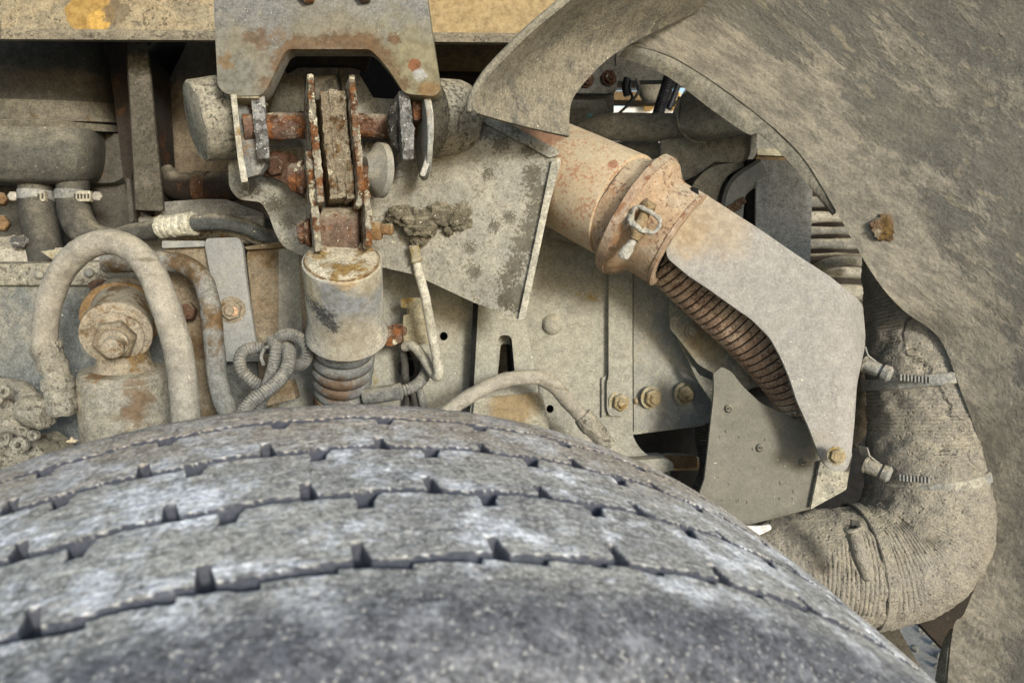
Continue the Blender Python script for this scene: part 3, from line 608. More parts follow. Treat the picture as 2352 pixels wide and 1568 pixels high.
# upper hose with silver ferrule
uh = thing('upper_hose', 'dark hose with bright crimped ferrule running to the shock absorber', 'hose', (450, 520, .96))
part('dark_hose', tube([(240, 560, .985), (300, 537, .98), (372, 524, .97)], [22, 22, 22], 24, 30), m_hosedark, uh)
part('ferrule', lathe((364, 522, .965), (446, 513, .955), [(0, 22), (.02, 25), (.12, 26), (.16, 23.5), (.20, 26), (.28, 26), (.32, 23.5), (.36, 26), (.46, 26), (.5, 23.5), (.54, 26), (.66, 26), (.70, 24), (.74, 26.5), (.88, 26.5), (.9, 28), (1, 27)], 32, True, .96/F), m_alu, uh, sub=1, lump=(.0012, 130))
part('grey_hose', tube([(440, 513, .955), (500, 510, .955), (560, 520, .965), (610, 542, .975), (680, 570, .99)], [19, 19, 18, 17, 16], 24, 50), m_hoseblue, uh)
part('lower_pipe', tube([(420, 545, 1.0), (480, 532, .99), (545, 532, .985), (600, 552, .99), (640, 575, 1.0)], 15, 20, 40), m_fit, uh)

# bushing and cylinder
m_yscrap = MAT('dry_scrap', 'cdb98a', 'bfa877', None, bump=.3, off=98)
bu = thing('bushing_mount', 'round rusted bushing with thick washer and hex nut inside the hose loop', 'bushing', (270, 760, .9))
ax = (P(263, 776, .83)-P(287, 690, .95)).normalized()
part('sleeve', lathe((287, 696, .955), (268, 764, .865), [(0, 66), (1, 68)], 56), m_bushing, bu)
part('rust_ring', ring((278, 728, .93), ax, 84, 18, 12, 56), m_ochre, bu, bevel=.0015, lump=(.0008, 120))
part('thick_washer', disc((270, 756, .868), ax, 75, 34, 4, 56), m_bushing, bu)
part('washer', disc((264, 775, .851), ax, 61, 6, 2, 48), m_bushing, bu)
part('hex_nut', hexa((264, 776, .848), ax, 47, 32, .2), m_rustplate, bu, bevel=.001)
part('collar', disc((263, 783, .838), ax, 31, 22, 2), m_bushing, bu)
part('stud_end', disc((262, 789, .832), ax, 23, 34, 2), m_bushing, bu)
m_cyl = MAT('scratched_cylinder', '96907f', '8c8672', 'a59c82', .45, rust=.12, rcol=('6d5434', '8b7048'), lspeck=.3, bump=.6, off=43.5, streak=((14, 14, 120), (0, 0, 0), '837a62', .56), spots=[((340, 960, .83), .036, '7d6345', .85, .3, 1.5), ((345, 880, .83), .03, '806748', .7, .35, 1.5), ((225, 858, .85), .012, '8a6636', .8, .3, 1.6), ((290, 862, .82), .012, '8a6636', .7, .3, 1.6)])
cy = thing('damper_cylinder', 'short upright rusty cylinder below the round bushing', 'cylinder', (290, 950, .88))
part('shell', lathe((286, 846, .885), (306, 1120, .915), [(0, 72), (.012, 92), (.05, 98), (.10, 99), (.12, 100), (1, 98)], 72), m_cyl, cy, lump=(.0008, 60))
part('cap_lip', ring((288, 866, .888), P(306, 1120, .915)-P(286, 846, .885), 102, 6, 5, 72), m_shock_l, cy, bevel=.0008)
part('neck', lathe((282, 800, .88), (286, 850, .886), [(0, 52), (.6, 58), (1, 70)], 40), m_bushing, cy)

# big hose loop
hl = thing('hose_loop', 'thick pale dusty hose arching over the bushing at the left', 'hose', (250, 700, .82))
hp = [(104, 802, .84), (104, 752, .835), (116, 685, .83), (146, 618, .82), (190, 574, .81), (243, 556, .805), (296, 568, .80), (340, 612, .795), (372, 681, .79), (396, 752, .79), (415, 835, .79), (426, 940, .79), (430, 1060, .80)]
part('hose_body', tube(hp, [26, 27, 28, 28.5, 29, 29, 30, 31, 32, 32, 32, 32, 32], 40, 260), m_hose, hl, lump=(.0005, 160))
part('crimp_collar', lathe((103, 790, .84), (132, 870, .845), [(0, 31), (.02, 34), (.1, 35), (.3, 30), (.5, 30), (.62, 33), (.8, 27), (1, 25)], 32, True, .84/F), m_fit, hl, sub=1, lump=(.0032, 60))
part('union_nut', lathe((131, 864, .845), (140, 915, .848), [(0, 30), (.1, 35), (.5, 36), (.6, 32), (1, 33)], 28, True, .84/F), m_fit, hl, sub=1, lump=(.0018, 70))
part('hex_base', hexa((139, 905, .848), P(146, 960, .85)-P(139, 905, .848), 33, 50), m_fit, hl, bevel=.002, sub=2, lump=(.0015, 80))
va = thing('valve_casting', 'lumpy mud caked valve casting at the lower left edge', 'valve', (60, 950, .88))
part('body', [blob((20, 1000, .88), 58, 50, 66, 40, .3, 2.5, 1), blob((-20, 910, .9), 50, 46, 44, 40, .2, 2, 5), blob((40, 1060, .89), 90, 60, 40, 40, .3, 2, 8)], m_fit, va, lump=(.002, 70))
part('side_port', lathe((52, 935, .87), (112, 955, .86), [(0, 26), (.15, 34), (.5, 37), (.9, 34), (1, 26)], 28, True, .87/F), m_fit, va, sub=1, lump=(.002, 80))
for (uu, vv, rr) in ((12, 900, 15), (8, 1008, 18), (46, 1022, 20), (78, 1000, 12)): part('boss', ring((uu, vv, .835), (0, -1, .1), rr, rr*.6, 16, 24), m_fit, va, bevel=.001, lump=(.0012, 100))
part('upper_pipe', tube([(-60, 880, .9), (0, 888, .89), (50, 900, .88), (90, 940, .87)], 24, 24, 30), m_fit, va, lump=(.001, 80))
part('lower_block', plate(rc([(-60, 1040), (60, 1000), (110, 1050), (90, 1160), (-60, 1160)], 14), .86, .06), m_fit, va, sub=2, lump=(.003, 50))
solo('leaf_scrap', 'tiny pale dry scrap lying on the far left shoulder of the tyre', 'leaf', plate(rc([(150, 1014), (160, 1009), (163, 1003), (168, 1009), (180, 1010), (172, 1016), (160, 1016)], 1), .585, .002), m_yscrap)
pp = thing('bent_pipe', 'rust streaked steel pipe bending down behind the hose loop', 'pipe', (490, 760, .9))
part('pipe_body', tube([(240, 604, .93), (320, 602, .93), (385, 600, .925), (432, 612, .92), (466, 645, .91), (482, 700, .905), (490, 770, .90), (498, 850, .90), (512, 915, .90), (545, 985, .90), (570, 1060, .90)], 23, 28, 140), m_pipe, pp, lump=(.0006, 60))

# wiring conduit bundle
wb = thing('conduit_bundle', 'looped grey corrugated conduits beside the lower shock absorber', 'conduit', (640, 850, .86))
cs = lambda s, a: 1
part('conduit', tube([(548, 960, .80), (575, 925, .81), (618, 893, .82), (650, 862, .83), (664, 828, .835), (662, 800, .845), (650, 790, .86)], 17, 18, 60, (6.6, 3.4)), m_cond, wb)
part('conduit', tube([(590, 950, .87), (608, 900, .865), (624, 860, .85), (632, 820, .84), (634, 795, .84), (625, 780, .85)], 15, 18, 60, (6.6, 3.4)), m_cond, wb)
part('conduit', tube([(640, 776, .845), (662, 768, .835), (690, 778, .83), (706, 800, .83), (704, 822, .835), (688, 838, .845), (668, 834, .855)], 15, 18, 60, (6.6, 3.4)), m_cond, wb)
part('conduit', tube([(622, 800, .88), (590, 798, .875), (562, 806, .87), (551, 826, .865), (556, 852, .865), (578, 874, .87), (604, 890, .88)], 15, 18, 60, (6.6, 3.6)), m_cond, wb)
part('conduit', tube([(560, 955, .89), (575, 925, .885), (590, 905, .88), (620, 890, .88)], 14, 18, 40, (6.6, 3.4)), m_cond, wb)
part('cable_tie', tube([(606, 838, .848), (600, 820, .846), (608, 800, .844), (622, 796, .842)], 4.5, 10, 20), m_cond, wb)
part('clip_foot', plate(rc([(600, 880), (668, 872), (680, 915), (600, 935)], 6), .9, .02), m_rustplate, wb, bevel=.002)

# ---------------------------------------------------------------- main chassis plate
cp = thing('chassis_plate', 'large pale dusty chassis plate with a row of three hex bolts', 'chassis plate', (1300, 800, .96))
part('main_sheet', plate(rc([(640, 540, 0), (1180, 505, 0), (1640, 500, 0), (1646, 700, 0), (1632, 960, 0), (1618, 977, 6), (1453, 998, 3), (1462, 1018, 8), (1476, 1036, 10), (1510, 1060, 6), (1560, 1110, 0), (1560, 1400, 0), (640, 1400, 0)], 5), .962, .012, holes=[circ(1018.5, 772, 10, 16), circ(1263.5, 939, 8.5, 16, 9.5), rc([(1143, 860), (1150, 790), (1172, 790), (1186, 870), (1182, 890), (1150, 890)], 6), circ(938, 845, 22, 20, 44)]), m_plate, cp, bevel=.0012)
part('behind_sheet', plate([(1120, 740), (1162, 740), (1168, 900), (1120, 900)], 1.0, .004), m_rustplate, cp)
part('joint_strip', plate(rc([(1398, 600, 0), (1453, 600, 0), (1452, 945, 12), (1440, 956, 10), (1400, 955, 8), (1394, 940, 6), (1394, 880, 4), (1398, 864, 4)], 4), .951, .011), m_plate, cp, bevel=.001)
part('joint_strip', plate(rc([(1382, 868, 3), (1394, 860, 3), (1393, 952, 2), (1382, 960, 2)], 2), .9575, .005), m_plate, cp, bevel=.001)
part('overlap_sheet', plate([(1454.5, 560), (1646, 540), (1642, 960), (1624, 972), (1456, 990)], .9595, .003), m_plate2, cp)
part('overlap_sheet', plate([(1237, 862), (1246, 862), (1262, 1100), (1250, 1100)], .9595, .003), m_plate2, cp)
for (uu, vv) in ((1421, 922), (1494, 912), (1570, 903)): bolt(cp, (uu, vv, .956), (.35, -1, -.12), 21, m_nut, m_goldbr, shank=.62, nut_h=15, stub=9, rot=.4)
part('pressed_dome', lathe((1268, 746, .963), (1268, 747, .951), [(0, 26), (.25, 22), (.6, 19), (.85, 12), (1, 1)], 28, True, .96/F), m_plate, cp, lump=(.001, 90))
for (uu, vv, rr) in ((1462, 920, 6), (1252, 1002, 18)): part('weld_spot', blob((uu, vv, .959), rr, 6, rr*1.3, 18, .3), m_nut if rr < 10 else m_plate2, cp)
part('top_ledge', plate([(1190, 512), (1320, 514), (1420, 560), (1420, 580), (1190, 530)], .955, .08), m_bgrey2, cp, bevel=.002)
part('foot_plate', plate(rc([(1440, 1058), (1530, 1052, 8), (1546, 1062, 8), (1548, 1078, 4), (1440, 1110)], 4), .93, .05), m_plate, cp, bevel=.002)
part('foot_web', plate(rc([(1480, 1064), (1540, 1080), (1534, 1180), (1470, 1180)], 4), .95, .012), m_plate, cp, bevel=.002)
part('rusty_lug', plate(rc([(1505, 1050), (1530, 1044), (1600, 1048), (1602, 1074), (1540, 1076), (1512, 1068)], 5), .99, .02), m_ochre, cp, bevel=.002, sub=1, lump=(.0012, 90))
ab = thing('slotted_bracket', 'upright pale bracket with a tall rounded slot in the chassis centre', 'bracket', (1160, 850, .93))
part('face', plate(rc([(1106, 560, 0), (1195, 560, 0), (1206, 734, 0), (1227, 835, 0), (1250, 1100, 0), (1055, 1100, 0), (1088, 886, 0)], 4), .935, .006, holes=[rc([(1140, 875, 2), (1145, 770, 17), (1174, 770, 17), (1184, 875, 2)], 6)]), m_plate, ab, bevel=.0012)
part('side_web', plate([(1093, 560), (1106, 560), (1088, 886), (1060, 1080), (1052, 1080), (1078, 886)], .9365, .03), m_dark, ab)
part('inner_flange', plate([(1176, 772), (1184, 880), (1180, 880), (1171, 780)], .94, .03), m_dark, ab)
part('lower_gusset', plate(rc([(1090, 915), (1245, 900), (1262, 980), (1262, 1100), (1070, 1100)], 10), .928, .004), MAT('gusset', '9a957d', 'a39d85', 'b1a88b', .45, bump=.35, off=6.1, spots=[((1180, 925, .928), .03, '9b7f48', .75, .35)]), ab, bevel=.001)

# speckled heat shield plate
def dsp(u, v): return .868-.0001*max(0, u-900)
rnd = random.Random(5)
sps = []
for (uu, vv, rr) in ((1192, 290, .010), (1215, 345, .007), (1290, 330, .006), (1222, 400, .009), (1235, 440, .010), (1228, 480, .008), (1205, 560, .012), (1185, 610, .010), (1165, 640, .009), (1185, 680, .014), (1160, 690, .008), (1080, 570, .006), (1090, 625, .006), (1150, 330, .008), (1120, 400, .006), (1110, 300, .008), (1170, 500, .006), (1135, 520, .006), (1060, 480, .006), (1215, 520, .008), (1245, 590, .006), (575, 430, .009), (625, 470, .008), (660, 510, .007)):
    sps.append(((uu, vv, dsp(uu, vv)), rr*1.15, '5f5a4a', .8, .25, 2.6, 3.2))
m_speck = MAT('speckled_galvanised_sheet', '939080', '8d8a7b', '9e9985', .5, var=.7, speck=.2, scol='6f6855', ssc=150, lspeck=.1, bump=.5, off=8.3, spots=sps)
hs = thing('speckled_shield', 'large pale plate with dark speckles and folded right edge', 'heat shield', (950, 480, .86))
part('sheet', plate(rc([(524, 350, 30), (526, 432, 25), (548, 458, 10), (600, 464, 10), (616, 490, 10), (632, 535, 10), (650, 566, 10), (690, 586, 0), (870, 612, 0), (950, 630, 0), (1089, 695, 0), (1197, 735, 2), (1236, 540, 0), (1274, 362, 3), (1240, 322, 3), (1090, 240, 8), (860, 225, 0), (640, 330, 0)], 6), dsp, .004), m_speck, hs, bevel=.0008)
part('edge_flange', plate(rc([(1268, 366, 2), (1286, 362, 6), (1289, 370, 3), (1262, 470, 0), (1206, 732, 3), (1190, 735, 2), (1240, 500, 0)], 3), lambda u, v: dsp(u, v)-.006, .006), MAT('edge_flange', 'a39f8a', '9a967f', 'b3ac95', .5, bump=.3, rust=.12, rcol=('8c7a3c', 'a3904c'), off=8.8), hs, bevel=.002)
part('top_flange', plate(rc([(1110, 268), (1130, 266), (1284, 345, 3), (1284, 356, 3), (1262, 362, 3), (1112, 282)], 3), lambda u, v: dsp(u, v)-.005, .005), m_speck, hs, bevel=.002)
mud = solo('mud_clump', 'dark lumpy mud clump stuck on the speckled plate', 'mud', [blob((925, 495, .852), 36, 22, 22, 36, .35, 2.5, 1), blob((965, 515, .848), 42, 26, 34, 40, .4, 2.5, 2), blob((1010, 495, .850), 46, 24, 26, 40, .35, 2.6, 3), blob((1055, 500, .851), 30, 24, 28, 36, .4, 2.5, 4), blob((1030, 530, .852), 13, 12, 13, 20, .2, 2.5, 6), blob((960, 545, .855), 24, 18, 20, 24, .4, 3, 7), blob((1075, 488, .853), 14, 12, 18, 20, .3, 2.5, 8)], m_mud, lump=(.0016, 130))

# ---------------------------------------------------------------- spring hanger bracket
arc = [(655, 122, .010), (668, 104, .008), (690, 98, .008), (715, 104, .008), (745, 100, .008), (772, 96, .010), (800, 98, .011), (828, 100, .011), (850, 104, .011), (868, 118, .010), (885, 138, .009), (905, 165, .007), (925, 195, .007), (632, 150, .007), (610, 190, .007)]
m_br = MAT('grey_painted_bracket', '7b7a73', '737370', '86806a', .4, rust=.0, lspeck=.2, bump=.4, off=10.4,
           spots=[((560, 160, .775), .045, '86806a', .8, .6, .9), ((950, 150, .775), .05, '8a835f', .85, .5, .9), ((760, 105, .775), .045, '857c5c', .6, .6, .9)]+[((u, v, .775), q, '6e5436', .75, .45, 1.9) for u, v, q in arc]+
                 [((600, 92, .775), .010, '6c5136', .7, .5, 2.2), ((572, 84, .775), .006, '6c5136', .7, .5, 2), ((640, 78, .775), .007, '7d6644', .6, .5, 2.2), ((905, 90, .775), .006, '6c5136', .9, .3, 1.4),
                  ((952, 152, .775), .007, '84532f', .95, .1, 1.2), ((964, 172, .775), .007, 'a5a6a0', .9, .2, 1), ((985, 207, .775), .010, '8a6a3a', .8, .3, 1.4), ((545, 172, .775), .020, '77786f', .8, .4, .9), ((520, 145, .775), .008, '86652f', .6, .3, 2)])
hb = thing('hanger_bracket', 'large grey two legged bracket stained with rust, at the top', 'bracket', (750, 100, .78))
part('plate_face', plate(rc([(488, -60, 0), (493, 60, 0), (500, 196, 6), (515, 214, 8), (545, 221, 8), (598, 219, 8), (612, 205, 6), (652, 122, 10), (664, 113, 8), (848, 113, 8), (862, 124, 8), (893, 160, 4), (927, 212, 6), (945, 217, 6), (998, 221, 8), (1013, 207, 6), (1004, 150, 0), (990, 60, 0), (974, -60, 0)], 6), .775, .02), m_br, hb, bevel=.0022)
part('leg_foot', plate(rc([(520, 214), (596, 218), (592, 226), (535, 224)], 3), .777, .03), m_goldbr, hb, bevel=.001)
part('bolt_head', hexa((708, -8, .772), (0, -1, 0), 20, 16, .2), m_rust, hb, bevel=.001)
part('bolt_head', hexa((838, -10, .772), (0, -1, 0), 20, 16, .1), m_rust, hb, bevel=.001)
part('rear_web', plate([(640, 100), (860, 100), (840, 160), (800, 150), (680, 150), (655, 165)], .86, .01), m_darkbrown, hb, bevel=.002)

# torsion shaft, hubs, plates
ts = thing('spring_shaft', 'rusty horizontal shaft carrying a round hub at each end under the bracket', 'shaft', (760, 290, .82))
part('shaft_rod', lathe((560, 292, .80), (706, 290, .82), [(0, 29), (.3, 29.5), (.55, 31), (.75, 30.5), (1, 30)], 32, True, .815/F), m_rust, ts, lump=(.0009, 90))
part('shaft_rod', lathe((820, 289, .83), (960, 290, .845), [(0, 28), (.6, 28), (.75, 27), (1, 27)], 32, True, .815/F), m_rust, ts, lump=(.0009, 90))
part('hub', lathe((448, 279, .832), (562, 265, .86), [(0, 84), (.03, 88), (.1, 89), (.5, 92), (.95, 95), (1, 90)], 64, True, .85/F), m_drum, ts, lump=(.0012, 80))
part('hub', lathe((1066, 273, .868), (985, 271, .84), [(0, 74), (.05, 82), (.2, 87), (.5, 88), (1, 88)], 64, True, .84/F), m_drum, ts, lump=(.0007, 60))
part('hub_plate', strip([(536, 216), (541, 260), (546, 310), (553, 365), (562, 418)], [14, 14, 13, 14, 16], .768, .045), MAT('thin_pale_plate', 'aaa48e', '9f987f', 'b8b29b', .45, rust=.3, rcol=('84602f', '9f7d46'), bump=.6, off=10.9), ts, bevel=.001)
part('hub_plate', plate(rc([(546, 222), (575, 222), (600, 300), (612, 372), (596, 400), (560, 410)], 5), .80, .01), MAT('hub_side_sheet', '7a7c77', '6d6f6b', '8b867a', .4, rust=.3, rcol=('7b5632', '94704a'), bump=.5, off=11.2), ts, bevel=.001)
part('red_sleeve', strip([(573, 222), (576, 262), (580, 300)], 17, .80, .02), m_rust, ts, bevel=.001)
part('flange', strip([(591, 222), (597, 280), (602, 320), (606, 364)], [31, 31, 30, 28], .782, .05), m_wet, ts, bevel=.002, sub=1, lump=(.0013, 130))
part('flange', strip([(926, 206), (933, 260), (937, 300), (938, 366)], [24, 28, 30, 26], .785, .05), m_wet, ts, bevel=.002, sub=1, lump=(.0016, 130))
part('grease_ring', lathe((900, 292, .81), (922, 292, .808), [(0, 30), (.3, 42), (.6, 56), (1, 60)], 32, True, .81/F), MAT('black_grease', '3a3934', '2a2925', '8b8a80', .3, lspeck=1, lcol='c9c8be', rough=.4, spec=.6, bump=1, bsc=2, off=11.5), ts, sub=1, lump=(.003, 110))
part('red_sleeve', strip([(958, 222), (960, 250), (962, 276)], 22, .80, .02), m_rust, ts, bevel=.001)
rd = part('hub_disc', lathe(P(968, 318, .812), P(968, 318, .812)+Vector((1, .27, .04)).normalized()*.0055, [(0, 92), (.2, 94), (.8, 94), (1, 92)], 72, True, .81/F), MAT('smooth_grey_disc', '8b8d88', '9a9a90', 'a19c89', .45, rust=.25, rcol=('8c6438', 'a57f4e'), rsc=12, bump=.25, off=11.8), ts)
part('disc_edge', strip([(984, 222), (990, 262), (990, 320), (982, 370), (970, 404)], [10, 12, 13, 13, 12], .785, .008), MAT('pale_disc_edge', 'b1ac9c', 'a39f8f', 'bab4a0', .5, bump=.4, off=12.1), ts, bevel=.001)

# shackle plates and leaves
sk = thing('leaf_spring', 'rust flaked shackle plates and stacked spring leaves hanging in the middle', 'leaf spring', (770, 320, .78))
for pth, w, d, _ in (([(713, 171), (716, 230), (722, 300), (730, 380), (738, 464)], [14, 15, 17, 18, 15], .742, .075), ([(808, 171), (813, 240), (820, 310), (826, 380), (829, 440), (824, 473)], [14, 16, 16, 17, 17, 13], .744, .075),
                      ([(708, 348), (715, 400), (722, 470), (728, 530), (732, 577)], [15, 17, 18, 17, 15], .752, .06), ([(838, 400), (841, 440), (847, 500), (848, 566)], [14, 15, 16, 15], .752, .06)):
    part('shackle_plate', strip([tuple(x) for x in cat(pth, 14)], [float(x) for x in cat([(q,) for q in w], 14)[:, 0]], d, .075), m_shackle, sk, bevel=.001, sub=1, lump=(.0014, 150))
for pth, w in (([(693, 158), (695, 200), (694, 256)], 10), ([(783, 156), (790, 190), (792, 224)], 12)):
    part('rear_shackle', strip(pth, w, .86, .05), m_pillar, sk, bevel=.001)
for k in range(3):
    pth = [(747+k*18-(k == 0)*1, 205+abs(k-1)*4), (750+k*18.2, 260), (755+k*18.5, 330), (763+k*18.6, 390), (767.5+k*19, 456-(k == 1)*2)]
    part('spring_leaf', strip([tuple(x) for x in cat(pth, 14)], [20.4 if i < 11 else 18.0 for i in range(14)], .760-.0012*(k == 1), .06), m_leaf, sk, bevel=.001, sub=1, lump=(.0014, 150))
part('spacer_block', plate(rc([(722, 176), (771, 173), (780, 220), (724, 230)], 4), .845, .03), m_pillar, sk, bevel=.002)
part('side_gusset', plate(rc([(640, 177), (690, 170), (690, 255), (676, 262), (640, 262), (620, 258), (630, 220)], 5), .86, .01), m_pillar, sk, bevel=.002)
part('side_gusset', plate(rc([(800, 170), (826, 172), (880, 262), (826, 262), (800, 230)], 5), .87, .01), m_bgrey, sk, bevel=.002)
part('shackle_nut', hexa((668, 408, .785), (1, 0, 0), 34, 30, .5), m_rust, sk, bevel=.0015, lump=(.0006, 150))
part('shackle_washer', disc((690, 408, .785), (1, 0, 0), 38, 9), m_rust, sk)
part('shackle_washer', disc((698, 408, .787), (1, 0, 0), 30, 14), m_rustdark, sk)
part('domed_washer', lathe((836, 388, .80), (880, 392, .812), [(0, 28), (.3, 40), (.62, 58), (.66, 63), (1, 63)], 48, True, .80/F), m_plate2, sk)
part('pin_thread', thread((878, 396, .80), (1, .0, -.02), 20, 26, 24, 4.5), m_rust, sk)
part('lower_nut', hexa((688, 534, .79), (1, 0, 0), 28, 22, .5), m_rust, sk, bevel=.0015)
part('lower_washer', disc((706, 534, .79), (1, 0, 0), 33, 10), m_rust, sk)
part('lower_nut', hexa((856, 530, .79), (1, 0, 0), 24, 22, .2), m_ochre, sk, bevel=.0015)
part('pin_thread', thread((876, 527, .79), (1, 0, .02), 14, 27, 24, 4.2), m_ochre, sk)
part('shaft_pin', lathe((700, 408, .80), (850, 396, .80), [(0, 20), (1, 20)], 24), m_rustdark, sk)
part('eye_bush', lathe((745, 532, .795), (829, 531, .795), [(0, 50), (.04, 54), (.5, 55), (.96, 54), (1, 50)], 48, True, .795/F), MAT('brown_bush', '6b5341', '78614c', '867663', .4, rust=.4, rcol=('5b3a28', '87583c'), rsc=40, lspeck=.4, bump=.7, off=12.6), sk, lump=(.0008, 90))
rk = thing('rusty_lug_plate', 'brown rusted lug with a hex bolt left of the shackle', 'lug', (640, 385, .87))
part('lug', plate(rc([(592, 372, 4), (606, 352), (640, 345), (672, 352), (700, 380), (712, 450), (690, 452), (650, 418), (618, 404), (594, 402)], 8), .845, .012), m_rustdark, rk, bevel=.002)
part('hex_bolt', hexa((634, 383, .843), (-.15, -1, -.05), 23, 14, .2), m_rustdark, rk, bevel=.0015)

# ---------------------------------------------------------------- shock absorber
sh = thing('shock_absorber', 'upright shock absorber with pale dust cap and grey bellows in the middle', 'shock absorber', (790, 720, .79))
A0, A1 = P(786, 596, .765), P(798, 775, .832)
m_cap = MAT('rust_ringed_cap', 'c1b595', 'b0a27e', 'cec4a6', .45, rust=.5, rcol=('8a6238', 'ab8650'), rsc=36, lspeck=.5, lcol='ece4c8', bump=.9, bsc=1.4, off=14.4)
m_shk = MAT('shock_body_dusty', '989a97', 'aaa696', 'b8b09a', .5, lspeck=.35, bump=.6, off=14.9,
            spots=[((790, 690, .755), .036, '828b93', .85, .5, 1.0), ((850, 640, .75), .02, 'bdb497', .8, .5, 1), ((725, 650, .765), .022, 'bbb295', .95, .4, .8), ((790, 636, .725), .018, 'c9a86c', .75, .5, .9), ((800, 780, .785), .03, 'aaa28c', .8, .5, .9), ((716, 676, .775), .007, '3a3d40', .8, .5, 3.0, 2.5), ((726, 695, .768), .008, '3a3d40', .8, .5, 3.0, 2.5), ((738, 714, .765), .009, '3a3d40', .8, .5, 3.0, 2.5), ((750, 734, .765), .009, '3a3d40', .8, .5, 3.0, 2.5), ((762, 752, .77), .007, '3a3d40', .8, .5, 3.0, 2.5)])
part('cap', lathe(A0, A1, [(-.015, 40), (-.02, 70), (.0, 80), (.03, 84), (.05, 85)], 80, True, .79/F), m_cap, sh, lump=(.0012, 100))
part('cap_ring', ring((786, 597, .7655), A1-A0, 84, 5, 5, 80), m_ochre, sh, bevel=.001, lump=(.0005, 150))
part('body_tube', lathe(A0, A1, [(.01, 84), (.02, 87.5), (.25, 88), (.7, 88), (.80, 89), (.88, 94), (.94, 98), (.955, 98), (.955, 94), (.80, 82)], 96, False, .79/F), m_shk, sh, lump=(.0004, 60))
B0, B1 = P(790, 760, .845), P(785, 905, .90); pr = []
for k in range(6):
    r = [68, 71, 72, 71, 69, 65][k]; t = k/6.
    pr += [(t, r-10), (t+.015, r-4), (t+.05, r), (t+.09, r), (t+.14, r-4), (t+.16, r-10)]
part('bellows', lathe(B0, B1, pr, 80, True, .865/F), MAT('grey_bellows', '6f716e', '7d7d77', '8f8b7b', .42, rough=.6, rust=.0, bump=.4, off=15.3, spots=[((770, 905, .85), .022, '6f5436', .85, .4, 1.4), ((840, 885, .85), .012, '6f5436', .7, .4, 1.4)]), sh)
part('rod_base', lathe(B1, P(783, 990, .93), [(0, 62), (.2, 66), (.4, 60), (1, 60)], 48, True, .88/F), m_rustdark, sh)

# ---------------------------------------------------------------- small parts right of the shock
tb = thing('thin_bent_tube', 'thin pale tube ending in a hairpin below the mud clump', 'tube', (980, 700, .86))
part('end_fitting', lathe((950, 563, .85), (957, 602, .855), [(0, 9), (.05, 12), (.4, 13), (.5, 11), (.8, 13), (.95, 14), (1, 12)], 24, True, .85/F), m_goldbr, tb, lump=(.0007, 150))
part('tube_body', tube([(956, 596, .856), (960, 620, .857), (976, 680, .86), (991, 757, .865), (1004, 823, .868), (1008, 850, .868), (1005, 864, .870), (998, 862, .878), (988, 846, .885), (968, 815, .895), (948, 795, .905), (930, 796, .915)], [10, 10.5, 11, 11.5, 12, 12, 11, 11, 11.5, 11.5, 11.5, 11], 20, 120), m_thin, tb, lump=(.0004, 90))
sb = thing('notched_clip', 'yellowish notched clip plate with a rusty block behind the thin tube', 'clip', (950, 740, .92))
part('clip_plate', plate(rc([(920, 690, 4), (924, 684, 3), (964, 683, 5), (985, 690, 6), (990, 700), (990, 784), (984, 790), (926, 792), (922, 786), (925, 756), (926, 724), (940, 722), (941, 708), (922, 706)], 2), .915, .004), m_goldbr, sb, bevel=.001)
part('stand_off', plate([(935, 700), (985, 700), (985, 780), (935, 780)], .92, .045), m_goldbr, sb)
part('rusty_block', plate(rc([(882, 752), (912, 742), (924, 748), (922, 784), (900, 796), (876, 792)], 5), .895, .03), m_rust, sb, sub=1, bevel=.002, lump=(.001, 100))
part('link_bar', plate(rc([(908, 750), (932, 750), (932, 768), (908, 770)], 3), .905, .01), m_rust, sb, bevel=.001)
cb = thing('cable_group', 'dark cables passing through an oval grommet hole', 'cable', (945, 850, .93))
part('grommet', lathe(P(938, 845, .955), P(938, 845, .962), [(0, 20), (0, 24), (1, 24), (1, 20)], 32, False, .96/F), m_black, cb)
part('cable', tube([(925, 808, .93), (930, 840, .93), (932, 870, .93), (950, 905, .94), (960, 950, .94)], 9, 14, 40), m_hosedark, cb)
part('cable', tube([(945, 800, .94), (955, 825, .94), (960, 850, .94), (950, 880, .95), (938, 905, .95), (930, 960, .95)], 8, 14, 40), m_hosedark, cb)
part('cable', tube([(958, 880, .94), (966, 905, .935), (974, 940, .935), (976, 980, .935)], 9, 14, 30), m_cond, cb)
part('cable_tie', tube([(918, 790, .925), (926, 800, .92), (934, 802, .92)], 2.2, 8, 14), m_thin, cb)
sc_ = thing('short_conduit', 'short grey conduit with a smooth sleeve low beside the bellows', 'conduit', (900, 900, .9))
part('sleeve', lathe((832, 912, .875), (924, 898, .88), [(0, 15), (.05, 18), (.5, 19), (.9, 19), (.96, 21), (1, 17)], 28, True, .88/F), m_cond, sc_, lump=(.0006, 70))
part('ribbed_run', tube([(918, 899, .88), (945, 890, .885), (966, 875, .895), (978, 855, .91), (984, 820, .93)], 14, 18, 60, (7, 3.6)), m_cond, sc_)

